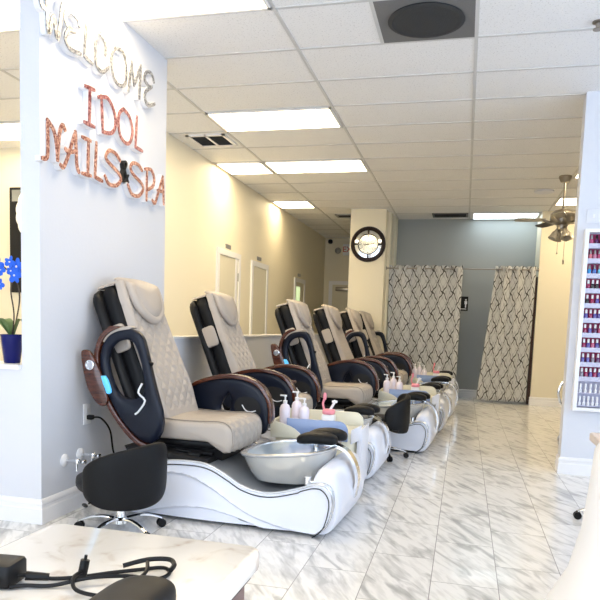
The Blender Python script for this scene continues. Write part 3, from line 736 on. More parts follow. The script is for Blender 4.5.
    for i in range(ns + 1):
        s_ = -.02 + .975 * i / ns; wrap = max(0, (s_ - .905)); ss = min(s_, .905 + wrap * .35)
        for j in range(ny + 1):
            q_ = -1 + 2 * j / ny; v.append(BP(ss - (.012 if wrap > 0 else 0), .001 - wrap * 2.6 - (.0 if wrap == 0 else 0), half(ss) * q_))
    for i in range(ns):
        for j in range(ny): a = k + i * w_ + j; f.append((a, a + w_, a + w_ + 1, a + 1))
    for i in range(ns):
        for j in (0, ny): a = i * w_ + j; f.append((a, a + w_, k + a + w_, k + a))
    for j in range(ny):
        f.append((j, j + 1, k + j + 1, k + j)); a = ns * w_ + j; f.append((a, a + 1, k + a + 1, k + a))
    cov = MB().add(v, f).build('back_cushion', 'cream_leather', root, ang=70)
    # draped headrest pillow: pentagon with rounded tip
    outline = cr([(-.165, .90), (-.178, .80), (-.150, .705), (-.07, .635), (0, .615), (.07, .635), (.150, .705), (.178, .80), (.165, .90), (.14, .945), (0, .955), (-.14, .945)], 4, True)
    cy, cs_ = 0, .80; secs = []
    for sc, t in ((1.0, .050), (1.03, .062), (1.02, .078), (.97, .088), (.85, .094), (.80, .090), (.78, .094), (.4, .102), (.02, .104)):
        ring_ = []
        for y, s_ in outline:
            s2_ = cs_ + (s_ - cs_) * sc; dt = -max(0, s2_ - .87) * 1.1
            ring_.append(BP(s2_, t + dt, y * sc))
        secs.append(ring_)
    MB().loft(secs).build('head_pillow', 'cream_leather', root, ang=60)
    # shoulder air pads
    for sg in (-1, 1):
        def fn(a, b2, c2): p = BP(c2 + .56, a - .065, b2 + sg * .268); return p
        g = MB().squad((0, 0, 0), (.062, .018, .085), .35, .35, fn); g.build('shoulder_pad', 'cream_leather', root)
    return root
def arm_panel(prof, hole, y0, y1, m, parent):
    # ring shaped moulded panel with bevelled edges around a hole
    n = 64
    def resamp(poly, n, c0):
        P = poly + [poly[0]]; out = []
        for k in range(n):
            a = 2 * PI * k / n; d = Vector((math.cos(a), math.sin(a))); best = None
            for p, q_ in zip(P, P[1:]):
                p_, e = Vector(p) - c0, Vector(q_) - Vector(p); den = d.x * e.y - d.y * e.x
                if abs(den) < 1e-9: continue
                t = (p_.x * e.y - p_.y * e.x) / den; u = (p_.x * d.y - p_.y * d.x) / den
                if t > 0 and -1e-6 <= u <= 1 + 1e-6: best = t if best is None else max(best, t)
            out.append(c0 + d * (best or .05))
        return out
    c0 = Vector((sum(p[0] for p in hole) / len(hole), sum(p[1] for p in hole) / len(hole)))
    O = resamp(prof, n, c0); I = resamp(hole, n, c0)
    def lerp(t): return [o_.lerp(i_, t) for o_, i_ in zip(O, I)]
    th = y1 - y0; seq = [(0, y0 + th * .25), (.05, y0 + th * .06), (.16, y0), (.75, y0 + th * .02), (.93, y0 + th * .14), (1, y0 + th * .35), (1, y1 - th * .35), (.93, y1 - th * .14), (.75, y1 - .02 * th), (.16, y1), (.05, y1 - th * .06), (0, y1 - th * .25)]
    secs = [[(p.x, y, p.y) for p in lerp(t)] for t, y in seq]; secs.append(secs[0])
    g = MB(); g.loft(secs, caps=False); return g.build('armrest', m, parent, ang=50)
def add_arm_raised(root, sg, tray=True):
    y0, y1 = (-.395, -.342) if sg < 0 else (.342, .395)
    out = cr([(-.765, .95), (-.73, 1.05), (-.66, 1.10), (-.55, 1.115), (-.49, 1.08), (-.455, .98), (-.40, .78), (-.345, .60), (-.36, .50), (-.42, .445), (-.50, .465), (-.60, .55), (-.69, .68), (-.75, .82)], 4, True)
    hole = cr([(-.715, .95), (-.66, 1.035), (-.565, 1.05), (-.515, .98), (-.475, .84), (-.48, .74), (-.55, .70), (-.64, .73), (-.70, .84)], 4, True)
    p = arm_panel(out, hole, y0, y1, 'navy_plastic', root)
    wood = cr([(-.40, .425), (-.50, .45), (-.60, .535), (-.70, .665), (-.765, .81), (-.785, .95), (-.755, 1.05), (-.70, 1.105), (-.64, 1.125)], 4)
    wi = []; wo = []
    for i, q_ in enumerate(wood):
        a, b_ = Vector(wood[max(i - 1, 0)]), Vector(wood[min(i + 1, len(wood) - 1)]); t = (b_ - a).normalized(); n = Vector((t.y, -t.x)); e = .020 * min(1, .25 + i / 4, .25 + (len(wood) - 1 - i) / 4)
        wi.append(tuple(Vector(q_) + n * e * 0.5)); wo.append(tuple(Vector(q_) - n * e))
    MB().prism(wi + wo[::-1], y0 - .004, y1 + .004, .004).build('wood_trim', 'wood_trim', p)
    sw = [(-.475, .80), (-.50, .745), (-.455, .70), (-.495, .635), (-.52, .615)]
    MB().tube([(x, (y0 - .003) if sg < 0 else (y1 + .003), z) for x, z in cr(sw, 3)], .006, 6).build('silver_swoosh', 'white_plastic', p)
    MB().cyl((-.47, (y0 + y1) / 2, .93), (-.425, (y0 + y1) / 2, .915), .012).build('latch_peg', 'black_plastic', p)
    MB().prism(cr([(-.76, 1.05), (-.70, 1.105), (-.58, 1.135), (-.56, 1.12), (-.68, 1.09), (-.74, 1.035)], 3, True), y0 + .01, y1 + .02, .004).build('arm_pad', 'cream_leather', p)
    if tray:
        ov = cr([(-.93, .955), (-.905, .985), (-.86, .965), (-.80, .86), (-.765, .76), (-.745, .69), (-.765, .655), (-.80, .655), (-.85, .70), (-.90, .80)], 4, True)
        ov = [(x + .048, z) for x, z in ov]
        t_ = MB().prism(ov, y0 - .025, y0 + .005, .008).build('tray', 'wood_trim', p)
        T = Matrix.Rotation(PI / 2, 4, 'X'); c_ = (-.815, y0 - .026, .895)
        MB().lathe([(.026, 0), (.030, .006), (.024, .008), (.020, .002)], c_, 20, T=T).build('cup_ring', 'chrome', p)
        MB().prism(cr([(-.765, .82), (-.715, .835), (-.685, .78), (-.675, .735), (-.705, .73), (-.725, .78), (-.765, .785)], 2, True), y0 - .022, y0 - .006, .003).build('control_display', 'display_blue', p)
def add_arm_lowered(root, sg, tray=False):
    y0, y1 = (-.395, -.342) if sg < 0 else (.342, .395)
    out = cr([(-.50, .72), (-.38, .765), (-.23, .795), (-.08, .785), (.02, .735), (.075, .65), (.09, .54), (.07, .44), (0, .42), (-.06, .48), (-.14, .50), (-.30, .49), (-.47, .50), (-.52, .60)], 4, True)
    hole = cr([(-.27, .585), (-.25, .64), (-.215, .69), (-.195, .66), (-.19, .61), (-.20, .575), (-.235, .57)], 4, True)
    p = arm_panel(out, hole, y0, y1, 'navy_plastic', root)
    wood = cr([(-.53, .715), (-.38, .78), (-.23, .812), (-.08, .803), (.03, .75), (.09, .66), (.108, .56), (.10, .50)], 5)
    wi = []; wo = []
    for i, q_ in enumerate(wood):
        a, b_ = Vector(wood[max(i - 1, 0)]), Vector(wood[min(i + 1, len(wood) - 1)]); t = (b_ - a).normalized(); n = Vector((t.y, -t.x)); e = .018 * min(1, .25 + i / 4, .25 + (len(wood) - 1 - i) / 4)
        wi.append(tuple(Vector(q_) + n * e)); wo.append(tuple(Vector(q_) - n * e * .6))
    MB().prism(wi + wo[::-1], y0 - .006, y1 + .006, .004).build('wood_trim', 'wood_trim', p)
    yy = (y0 - .002) if sg < 0 else (y1 + .002)
    MB().prism(cr([(-.16, .60), (-.12, .68), (-.02, .68), (.03, .62), (.02, .55), (-.10, .54)], 4, True), min(yy, yy + sg * .003), max(yy, yy + sg * .003)).build('recess', 'matt_black', p)
    yi = (y0 - .006) if sg < 0 else (y1 + .006); yj = (y1 + .003) if sg < 0 else (y0 - .003)
    for k, y in enumerate((yi, yj)):
        MB().tube([(x, y, z) for x, z in cr([(-.10, .62), (-.075, .585), (-.04, .575), (.0, .585)], 3)], .004, 6).build('silver_swoosh', 'white_plastic', p)
    MB().prism(cr([(-.16, .60), (-.12, .67), (-.02, .67), (.03, .62), (.02, .55), (-.10, .54)], 4, True), min(yj, yj + sg * .002), max(yj, yj + sg * .002)).build('recess', 'matt_black', p)
    if tray:
        ov = cr([(-.34, -.07), (-.10, -.08), (.03, -.06), (.07, 0), (.02, .05), (-.12, .07), (-.32, .06), (-.37, 0)], 4, True)
        g = MB().prism(ov, .715, .735, .006, ax='z'); g.v = [(x, y + (y1 + .085 if sg < 0 else y0 - .085), z) for x, y, z in g.v]; g.build('tray', 'wood_trim', p)
        MB().cyl((-.02, y1 + .085, .735), (-.02, y1 + .085, .742), .03).build('cup_ring', 'chrome', p)

core = make_chair_core()
for c_ in list(core.children):
    if c_.name.split('.')[0] in ('plinth', 'deck', 'side_panel', 'front_band', 'front_nose', 'basin', 'drain_lever', 'footrest_arm', 'footrest_pad'):
        for o_ in [c_] + list(c_.children):
            for v_ in o_.data.vertices:
                if v_.co.x > .05: v_.co.x = .05 + (v_.co.x - .05) * .92
CH = [  # x shift, y centre, rotation, near arm, far arm, label
 (.035, 3.90, -3, 'R', 'L', 'nearest cream pedicure chair in front of the sign wall, near armrest swung up'),
 (.06, 5.33, -2, 'L', 'L', 'second cream pedicure chair with both wood-topped armrests down'),
 (.40, 6.68, -3, 'R', 'L', 'third cream pedicure chair, near armrest swung up, empty black stool at its basin'),
 (.49, 8.00, -2, 'L', 'L', 'fourth cream pedicure chair from the camera, both armrests down, full black side visible'),
 (.56, 9.25, -2, 'R', 'L', 'fifth cream pedicure chair, mostly hidden behind the fourth'),
 (.56, 10.50, -1, 'L', 'R', 'farthest cream pedicure chair beside the clock pillar')]
chairs = []
for k, (dx, yc, rz, na, fa, lab) in enumerate(CH):
    r_ = core if k == 0 else copy_tree(core)
    chairs.append(r_)
for k, (dx, yc, rz, na, fa, lab) in enumerate(CH):
    r_ = chairs[k]; r_.location = (-1.4 + dx, yc, 0); r_.rotation_euler = (0, 0, R(rz)); tag(r_, lab, 'pedicure chair', 'pedicure chairs along the left wall')
arm_cache = {}
def give_arm(root, sg, kind):
    key = (sg, kind)
    if key not in arm_cache:
        (add_arm_raised if kind == 'R' else add_arm_lowered)(root, sg, sg < 0)
        arm_cache[key] = [c for c in root.children if c.name.startswith('armrest')][-1]
        if kind == 'R': arm_cache[key].location.x = .035
    else: copy_tree(arm_cache[key], root)
for k, (dx, yc, rz, na, fa, lab) in enumerate(CH):
    before = set(chairs[k].children); give_arm(chairs[k], -1, na)
    if (-1, na) in arm_cache and arm_cache[(-1, na)].parent == chairs[k]: pass
    give_arm(chairs[k], 1, fa)

# ------------------------------------------------------------------ carts with bottles between chairs
def make_cart():
    o = empty('supply_cart')
    MB().prism(rrect(0, 0, .30, .19, .08, 5), .03, .44, .012, ax='z').build('cabinet', 'cart_cream', o)
    # raised tray walls: near blue panel, far cream panel, curved cream end, white end
    poly = [(-.20, .38)] + [(-.20, .52)] + [(.17 + .07 * math.sin(a), .47 + .07 * math.cos(a) - .02) for a in [R(15 * q_) for q_ in range(7)]] + [(.24, .38)]
    MB().prism(poly, -.205, -.193, .003).build('front_panel', 'blue_acrylic', o)
    poly = [(-.29, .38), (-.29, .54)] + [(.22 + .07 * math.sin(a), .47 + .07 * math.cos(a)) for a in [R(15 * q_) for q_ in range(7)]] + [(.29, .38)]
    MB().prism(poly, .18, .205, .004).build('back_panel', 'cart_cream', o)
    MB().prism(cr([(-.31, .38), (-.31, .49), (-.24, .485), (-.14, .45), (-.06, .38)], 3), -.222, -.208, .003).build('curved_side', 'cart_cream', o)
    MB().box(-.315, -.29, -.20, .20, .38, .50, b=.006).build('end_panel', 'cart_cream', o)
    MB().prism([(.26, .36), (.33, .40), (.33, .50), (.26, .46)], -.19, -.17, .003).prism([(.30, .06), (.335, .06), (.335, .47), (.30, .45)], -.17, .17, .004).build('white_end', 'shell_white', o)
    for sx in (-1, 1):
        for sy in (-1, 1): MB().cyl((sx * .22, sy * .13, 0), (sx * .22, sy * .13, .035), .02).build('foot', 'black_plastic', o)
    return o
cart0 = make_cart()
carts = [(-.985, 4.66, 'cream cart with blue-grey front panel between the first two pedicure chairs'),
         (-.56, 7.34, 'cream cart with blue-grey front panel beyond the black stool'),
         (-.44, 9.86, 'farthest cream cart with blue-grey front panel near the patterned curtain')]
def make_bottle(m, h=.17, r=.032):
    o = MB().lathe([(r * .9, 0), (r, .008), (r, h * .62), (r * .8, h * .72), (r * .35, h * .78), (r * .35, h * .82)], n=20).build('pump_bottle', m)
    MB().lathe([(r * .42, h * .80), (r * .42, h * .88), (r * .16, h * .89), (r * .16, h), (r * .3, h), (r * .3, h * 1.05)], n=12).box(-.03, .006, -.006, .006, h * 1.02, h * 1.06).build('pump_top', 'white_plastic', o)
    return o
bot = make_bottle('lavender_bottle'); first_b = True
jar = MB().box(-.045, .045, -.045, .045, 0, .085, b=.012).build('wipes_tub', 'white_plastic')
lidp = MB().squad((0, 0, .098), (.045, .045, .016), .5, .6).tube(cr([(-.03, 0, .10), (-.045, 0, .14), (-.035, 0, .17)], 4), [.008] * 9, 8).squad((-.033, 0, .185), (.013, .010, .022), .8, .8).build('pink_lid', 'pink_plastic', jar)
MB().tube(cr([(.01, 0, .11), (.03, .0, .14), (.045, 0, .165)], 4), .009, 8).box(.02, .06, -.008, .008, .15, .165, b=.004).build('white_clip', 'white_plastic', jar)
words = ('nearest', 'middle', 'farthest')
for k, (x, y, lab) in enumerate(carts):
    c_ = cart0 if k == 0 else copy_tree(cart0)
    c_.location = (x, y, 0); tag(c_, lab, 'cart', 'supply carts between the pedicure chairs')
    for q_, (bx_, by_, h_, wd) in enumerate(((-.235, -.13, 1.0, 'left front'), (-.175, -.02, 1.08, 'middle back'), (-.10, -.10, .92, 'right'))):
        if k == 0 and q_ == 0: b2 = bot
        else: b2 = copy_tree(bot)
        b2.location = (x + bx_, y + by_, .4405); b2.scale = (1.2, 1.2, 1.3 * h_)
        tag(b2, 'pale lavender pump bottle on the %s blue-fronted cart, %s of its three bottles' % (words[k], wd), 'bottle', 'pump bottles on the supply carts')
    j2 = jar if k == 0 else copy_tree(jar)
    j2.location = (x + .07, y - .05, .4405); j2.scale = (1, 1, 1.25); tag(j2, 'white tub with pink lid on the %s blue-fronted cart' % words[k], 'tub', 'pink lidded tubs on the supply carts')

# ------------------------------------------------------------------ stools
TILT = .16
def make_stool(back=True):
    o = empty('technician_stool')
    MB().cyl((0, 0, .07), (0, 0, .17), .024).cyl((0, 0, .17), (0, 0, .24), .017).lathe([(.045, .055), (.045, .075), (.028, .09)], n=20).build('gas_column', 'chrome', o)
    for k in range(5):
        a = R(72 * k + 18); c_, s_ = math.cos(a), math.sin(a)
        lg = MB().tube([(c_ * r_, s_ * r_, z) for r_, z in cr([(.02, .075), (.09, .085), (.17, .075), (.235, .05)], 4)], [.017] * 8 + [.014] * 5, 10, sq=(1, .6, (0, 0, 1))).build('leg', 'chrome', o)
        cx, cy = c_ * .235, s_ * .235; px, py = -s_, c_
        g = MB()
        for d in (-.012, .012): g.cyl((cx + px * (d - .007), cy + py * (d - .007), .024), (cx + px * (d + .007), cy + py * (d + .007), .024), .024, n=18)
        g.cyl((cx, cy, .03), (cx, cy, .055), .009); g.build('caster', 'black_plastic', lg)
    def fn(x, y, z): return (x - .08, y, z + .10 * (x * x + y * y))
    MB().squad((0, 0, .265), (.225, .215, .048), .5, .85, fn).build('seat', 'black_leather', o)
    MB().lathe([(.05, .235), (.12, .245), (.12, .252)], n=20).build('seat_plate', 'black_plastic', o)
    MB().cyl((.03, -.05, .235), (.16, -.21, .225), .005).squad((.185, -.235, .224), (.03, .012, .007), .7, .7).build('height_lever', 'black_plastic', o)
    if back:
        def fb(a, b2, c2):   # wrap a rounded panel round the seat; +x side is the back
            th = a / .215 * R(62); r_ = .235 + b2 + .02 * c2
            return (r_ * math.cos(th) - .01, r_ * math.sin(th), .345 + c2 * (1 - .15 * (a / .235) ** 2) + TILT * a * (c2 + .17) * 4)
        MB().squad((0, 0, 0), (.235, .030, .165), .55, .55, lambda x, y, z: fb(x, y, z), nu=48, nv=26).build('backrest', 'black_leather', o)
        def fp(a, b2, c2): return fb(a, b2, c2)
    return o
st = make_stool()
st.location = (-1.79, 3.22, 0); st.rotation_euler = (0, 0, R(-45)); tag(st, 'black stool with curved backrest and chrome star base in front of the sign wall', 'stool', 'technician stools')
s2 = copy_tree(st, loc=(-.69, 5.97, 0), rz=R(-8)); tag(s2, 'black stool with curved backrest pushed up to the third pedicure chair', 'stool', 'technician stools')
for c_ in list(s2.children): 
    if c_.name.startswith(('seat', 'backrest', 'height')): c_.location.z = .06
    if c_.name.startswith('gas'): c_.scale.z = 1.22
s3 = make_stool(False); s3.location = (1.0, 4.43, 0); s3.rotation_euler = (0, 0, R(18)); tag(s3, 'stool right of the frame whose black caster shows beside the white chair', 'stool')
for c_ in list(s3.children):
    if c_.name.startswith('seat'): c_.scale = (.75, .75, 1); c_.location.x = .16

# ------------------------------------------------------------------ polish rack
o = empty('polish_rack', (.90, 5.87, .55), label='white wall rack of magenta shelves filled with nail polish on the lavender wall', cat='rack')
W_, D_ = .52, .085; HT = 1.475
MB().box(0, .03, -D_, 0, 0, HT).box(W_ - .03, W_, -D_, 0, 0, HT).box(.03, W_ - .03, -D_, 0, 0, .028).box(.03, W_ - .03, -D_, 0, HT - .028, HT).build('frame', 'trim_white', o, False)
bx(.028, W_ - .028, -.012, 0, .028, HT - .028).build('back_panel', 'rack_lilac', o, False)
rows = [1.899 - .1195 * k for k in range(10)] 
shz = []
for k in range(12):
    z = (1.905 - .1195 * k) - .55 if k < 10 else (.700 if k == 10 else .595) - .55
    shz.append(z); bx(.028, W_ - .028, -D_ + .01, -.012, z - .006, z).build('shelf', 'magenta' if k < 10 else 'rack_lilac', o, False)
    if k < 10:
        bx(.030, W_ - .030, -.018, -.012, z, z + .084).build('magenta_backing', 'magenta', o, False)
        bx(.028, W_ - .028, -D_ + .004, -D_ + .01, z - .034, z + .004).build('shelf_lip', 'rack_lilac', o, False)
PC = [(.35, .02, .10), (.10, .02, .12), (.55, .10, .22), (.02, .02, .03), (.70, .20, .25), (.10, .08, .35), (.45, .03, .05), (.25, .22, .28), (.6, .25, .4)]
BL = [(.05, .35, .75), (.10, .20, .6), (.2, .6, .8), (.25, .2, .5)]
pm = []
for k, c_ in enumerate(PC + BL): mat('polish_%d' % k, c_, .15, coat=.8); pm.append('polish_%d' % k)
def bottle(col, capm):
    b0 = MB().lathe([(.010, 0), (.0125, .002), (.0125, .030), (.009, .036), (.005, .038)], n=12).build('polish_bottle', col)
    MB().lathe([(.0075, .038), (.0072, .062), (.005, .066)], n=10).build('cap', capm, b0); return b0
bpro = {}
rowname = ['top', 'second', 'third', 'fourth', 'fifth', 'sixth', 'seventh', 'eighth', 'ninth', 'tenth', 'eleventh', 'bottom']
colname = {}
for k in range(12):
    n_b = 7
    for j in range(n_b):
        x = .055 + j * .0335 * (1.15 if k % 2 == 0 else 1.0)
        if x > .30: break
        if k < 10:
            ci = (9 + (j % 4)) if k in (2,) else random.choice((0, 1, 2, 3, 5, 7) if k not in (1,) else (4, 8, 2))
            cm = 'black_plastic' if k == 0 and j % 2 else ('white_plastic' if k > 2 else 'silver_paint')
            cn = ['dark red', 'plum', 'rose', 'black', 'coral pink', 'violet', 'crimson', 'grey', 'pink', 'sky blue', 'royal blue', 'pale blue', 'indigo'][ci]
            key = (pm[ci], cm)
            if key not in bpro: bpro[key] = b0 = bottle(*key)
            else: b0 = copy_tree(bpro[key])
            b0.scale = (1.2, 1.2, 1.12)
            lb = '%s nail polish bottle, number %d from the left on the %s shelf of the white rack' % (cn, j + 1, rowname[k])
            ordn = ['leftmost', 'second from left', 'third from left', 'fourth from left', 'fifth from left', 'sixth from left', 'seventh from left'][j]
            lb = '%s nail polish bottle, %s on the %s shelf of the white rack' % (cn, ordn, rowname[k]); ct = 'nail polish'; gp = 'nail polish bottles on the magenta shelves'
        else:
            key = ('w', k)
            if 'w' not in bpro:
                b0 = MB().lathe([(.012, 0), (.012, .022), (.006, .03), (.009, .05), (.009, .072), (.005, .076)], n=12).build('treatment_bottle', 'white_plastic'); bpro['w'] = b0
            else: b0 = copy_tree(bpro['w'])
            ordn = ['leftmost', 'second from left', 'third from left', 'fourth from left', 'fifth from left', 'sixth from left', 'seventh from left'][j]
            lb = 'slim white bottle, %s on the %s shelf of the white rack' % (ordn, rowname[k]); ct = 'bottle'; gp = 'slim white bottles on the two lowest rack shelves'
        b0.location = (.90 + x, 5.87 - .045, .55 + shz[k] + .0005); tag(b0, lb, ct, gp)

# ------------------------------------------------------------------ chrome framed guest chair peeking past the lavender wall
o = empty('guest_chair', (1.29, 6.95, 0), label='chrome framed guest chair peeking out behind the lavender wall edge', cat='chair')
for y in (-.26, .26):
    MB().tube(cr([(-.27, y, .44), (-.30, y, .50), (-.315, y, .58), (-.29, y, .66), (-.22, y, .70), (.15, y, .70), (.24, y, .66), (.26, y, .55), (.22, y, .44), (.0, y, .42), (-.20, y, .42)], 5, True), .014, 10, closed=True).build('arm_loop', 'chrome', o)
    MB().tube(cr([(-.22, y, .42), (-.25, y, .2), (-.26, y, .015), (.2, y, .015), (.24, y, .2), (.22, y, .42)], 4), .012, 10).build('leg_frame', 'chrome', o)
MB().squad((0, 0, .46), (.25, .24, .04), .5, .5).build('seat', 'black_leather', o)
MB().squad((.25, 0, .75), (.035, .22, .22), .5, .5).build('backrest', 'black_leather', o)

# ------------------------------------------------------------------ orchid and wall mirror left
o = empty('orchid_pot', (-2.535, 3.30, .90), label='blue orchid in a glossy cobalt pot on the white sill', cat='potted plant')
MB().lathe([(.042, 0), (.045, .006), (.062, .15), (.066, .165), (.060, .165), (.054, .14)], n=30).build('pot', 'pot_blue', o)
MB().lathe([(.055, .13), (.01, .145)], n=20).build('potting_bark', 'stem_brown', o)
for a, l in ((200, .14), (150, .12), (250, .10), (20, .05)):
    g = MB(); secs = []; ca, sa = math.cos(R(a)), math.sin(R(a))
    for q_ in range(9):
        t = q_ / 8; w_ = .032 * math.sin(PI * min(.08 + t * .9, 1)) + .002; r_ = .01 + l * t; z = .15 + .10 * math.sin(t * 2.2) 
        c_ = Vector((ca * r_, sa * r_, z)); n = Vector((-sa, ca, 0)) * w_
        secs.append([c_ + n + Vector((0, 0, .008)), c_ + Vector((0, 0, .003)), c_ - n + Vector((0, 0, .008)), c_ - Vector((0, 0, .002))])
    g.loft(secs).build('leaf', 'leaf_green', o)
stems = [cr([(0, 0, .14), (.015, 0, .28), (-.005, 0, .42), (.02, 0, .52), (.05, -.01, .57)], 5), cr([(-.01, .01, .14), (.025, .01, .26), (.045, .01, .38), (.02, .01, .48), (-.05, 0, .55), (-.09, 0, .56)], 5)]
for p in stems: MB().tube(p, .004, 8).build('stem', 'stem_brown', o)
rnd = random.Random(4)
for (x, y, z, sc) in ((.052, -.02, .55, 1.1), (.015, -.03, .575, .8), (.045, -.03, .50, 1.0), (.02, -.025, .525, .7), (-.075, -.02, .56, 1.0), (-.045, -.03, .53, .7), (-.085, -.03, .50, .9), (-.06, -.02, .45, .7), (-.10, -.02, .60, .8)):
    g = MB()
    for k in range(5):
        a = R(72 * k + rnd.uniform(0, 40)); l = .030 * sc; T = Matrix.Rotation(a, 4, 'Y')
        b_ = MB().squad((0, 0, l * .75), (l * (.62 if k % 2 else .45), .0035, l * .8), .9, 1, lambda p, q2, r2: (p, q2 - .3 * (r2 / .03) ** 2 * .01, r2), 12, 8)
        b_.v = [tuple(T @ Vector(p) + Vector((x, y, z))) for p in b_.v]; g.add(b_.v, b_.f)
    fl = g.build('blossom', 'petal_blue', o); MB().squad((x, y - .006, z), (.006 * sc, .006, .006 * sc), 1, 1, None, 8, 6).build('blossom_centre', 'orchid_tag', fl)
o = MB().box(-5.24, -5.235 + .40, 6.80, 6.84, 1.45, 2.66).build('mirror_frame', 'matt_black', None, False); tag(o, 'tall black framed mirror on the cream wall behind the orchid', 'mirror')
bx(-5.205, -4.865, 6.795, 6.80, 2.5, 2.63).build('glass', 'mirror', o, False)
# white scalloped ornate frame, mostly hidden by the wall end
g = MB(); c0 = (-4.79, 6.70, 2.34); pts = []
for q_ in range(96):
    a = 2 * PI * q_ / 96; k_ = 1 + .05 * abs(math.sin(8 * a)); pts.append((c0[0] + .24 * k_ * math.cos(a), c0[1], c0[2] + .30 * k_ * math.sin(a)))
o = g.tube(pts, .035, 8, closed=True).build('oval_mirror', 'white_plastic'); tag(o, 'white scalloped oval mirror half hidden behind the wall end', 'mirror')
MB().lathe([(.235, 0), (.235, .01), (.01, .012)], n=40, T=Matrix.Translation((c0[0], c0[1] + .02, c0[2])) @ Matrix.Scale(1.25, 4, (0, 0, 1)) @ Matrix.Rotation(PI / 2, 4, 'X')).build('glass', 'mirror', o)
MB().box(c0[0] + .0, c0[0] + .1, 6.74, 6.84, 2.2, 2.3).build('wall_bracket', 'white_plastic', o)

# ------------------------------------------------------------------ foreground manicure table
o = empty('manicure_table', (-.575, .72, 0), label='manicure table with white marble top in the near left corner', cat='table')
MB().prism(rrect(0, 0, .226, .45, .03, 5), .712, .75, .006, ax='z').build('tabletop', 'marble_top', o)
MB().prism(rrect(0, 0, .215, .438, .03, 5), .700, .712, ax='z').build('edge_black_strip', 'matt_black', o)  # thin matt black strip under the marble edge
MB().box(-.20, .20, -.42, .42, .02, .700).build('cabinet', 'table_brown', o, False)
o = empty('power_adapter', (-.735, .862, .7505), R(6), label='black power adapter brick at the left end of the marble table', cat='adapter')
bx(-.075, .075, -.028, .028, 0, .038, b=.006).build('brick', 'black_plastic', o)
def cord(name, pts, r_, label):
    o = MB().tube(cr(pts, 8), r_, 8).build(name, 'black_plastic'); tag(o, label, 'cord'); return o
z = .7555
c1 = cord('adapter_cable', [(-.662, .868, .765), (-.648, .882, .762), (-.618, .895, z), (-.58, .915, z), (-.545, .945, z), (-.505, .975, z), (-.472, .995, z), (-.452, .975, z), (-.462, .945, z), (-.50, .925, z + .008), (-.55, .895, z + .010), (-.60, .872, z), (-.64, .858, z), (-.658, .845, z)], .0034, 'black adapter cable looped across the marble table')
g = MB().tube(cr([(-.535, .972, z + .004), (-.50, .992, z + .012), (-.465, 1.0, z + .014), (-.448, .985, z + .012), (-.445, .965, z + .010)], 6), .0042, 8); g.build('second_loop', 'black_plastic', c1)
MB().tube(cr([(-.575, .918, z + .01), (-.572, .885, z + .012), (-.555, .862, z + .004), (-.52, .855, z + .002), (-.495, .87, z), (-.475, .93, z + .012), (-.49, .972, z + .016)], 6), .0032, 8).build('thin_lead', 'black_plastic', c1)
MB().tube([(-.652, .876, .763), (-.622, .894, .758)], [.0075, .006], 10).build('strain_relief', 'black_plastic', c1)
MB().cyl((-.577, .915, z), (-.573, .919, z + .028), .0075).cyl((-.573, .919, z + .028), (-.572, .920, z + .036), .0025).build('barrel_plug', 'black_plastic', c1)
mat('cushion_black', (.008, .008, .009), .5, spec=.3)
o = MB().squad((-.430, .795, .775), (.052, .088, .024), .6, .7, lambda x, y, zz: (x, y, zz - .8 * x * x)).build('hand_rest', 'cushion_black'); o.rotation_euler = (0, 0, 0); tag(o, 'rounded black hand rest cushion at the near edge of the marble table', 'hand rest')

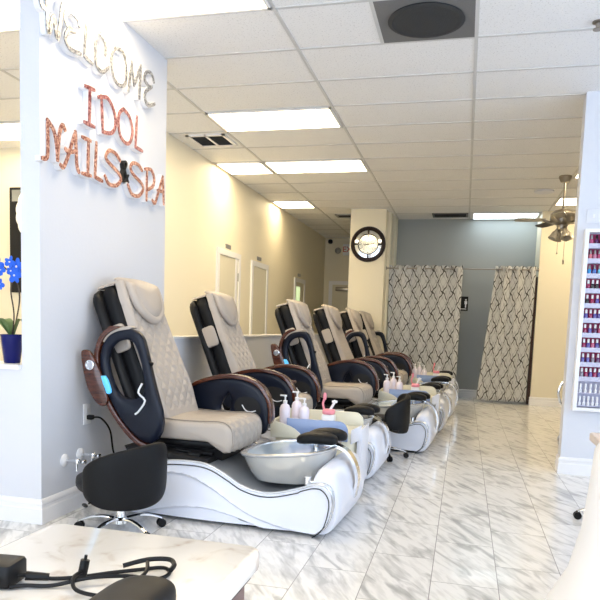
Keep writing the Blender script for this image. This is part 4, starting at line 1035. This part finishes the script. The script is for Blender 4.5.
# ------------------------------------------------------------------ right foreground: white tub chair and beige nail desk
o = empty('white_tub_chair', (.63, 1.62, 0), label='smooth white tub chair in the near right corner', cat='chair')
prof = [(.20, .02), (.30, .04), (.40, .20), (.425, .38), (.405, .50), (.36, .59), (.335, .70), (.325, .80), (.318, .90), (.300, .93), (.285, .90), (.30, .75), (.30, .62), (.30, .47), (.29, .44), (.02, .43)]
g = MB(); secs = []
for r_, zz in prof: secs.append([(r_ * math.cos(2 * PI * k / 56) , r_ * 1.05 * math.sin(2 * PI * k / 56), zz) for k in range(56)])
g.loft(secs).build('shell', 'white_leather', o, ang=60)
MB().squad((0, 0, .48), (.27, .28, .055), .5, .8).build('seat_cushion', 'white_leather', o)
o = empty('nail_desk', (1.03, 2.95, 0), label='nail desk with beige top edge behind the white tub chair', cat='table')
bx(-.455, .55, -.24, .24, .695, .735, b=.008).build('desktop', 'beige_laminate', o)
bx(-.20, .5, -.18, .18, 0, .695).build('pedestal', 'white_plastic', o, False)

# ------------------------------------------------------------------ daylight
def area(name, loc, rot, sx_, sy_, power, col, spread=180):
    l = bpy.data.lights.new(name, 'AREA'); l.shape = 'RECTANGLE'; l.size = sx_; l.size_y = sy_; l.energy = power; l.color = col; l.spread = R(spread)
    o = bpy.data.objects.new(name, l); COL.objects.link(o); o.location = loc; o.rotation_euler = rot; return o
area('daylight_front', (-.3, Y0 + .02, 1.65), (R(90), 0, 0), 9.5, 2.5, 112, (.72, .83, 1.0))
area('daylight_right', (4.97, 2.0, 1.65), (R(90), 0, R(90)), 6.8, 2.5, 60, (.70, .82, 1.0))
w_ = bpy.data.worlds.new('World'); S.world = w_; w_.use_nodes = True
bg = w_.node_tree.nodes['Background']; bg.inputs[0].default_value = (.75, .86, 1, 1); bg.inputs[1].default_value = 1.2

# ------------------------------------------------------------------ camera
cam = bpy.data.cameras.new('camera'); co = bpy.data.objects.new('camera', cam); COL.objects.link(co)
cam.sensor_width = 36; cam.sensor_fit = 'HORIZONTAL'; cam.lens = 36 * 658.2182 / 600; cam.shift_y = (390.1744 - 300) / 600; cam.clip_start = .02
def rot(p, r_, y):
    Ry = Matrix.Rotation(y, 3, 'Z'); Rx = Matrix.Rotation(p, 3, 'X'); c_, s_ = math.cos(r_), math.sin(r_)
    return Ry @ Rx @ Matrix(((c_, 0, s_), (0, 1, 0), (-s_, 0, c_)))
Q = rot(-.0976, -.0337, .2411)
right, fwd, up = Q.col[0], Q.col[1], Q.col[2]
mw = Matrix((( right.x, up.x, -fwd.x, 0), (right.y, up.y, -fwd.y, 0), (right.z, up.z, -fwd.z, 1.17093), (0, 0, 0, 1)))
co.matrix_world = mw
S.camera = co
S.view_settings.view_transform = 'Standard'; S.view_settings.look = 'None'; S.view_settings.exposure = 0.85; S.view_settings.gamma = 1; S.view_settings.use_curve_mapping = False
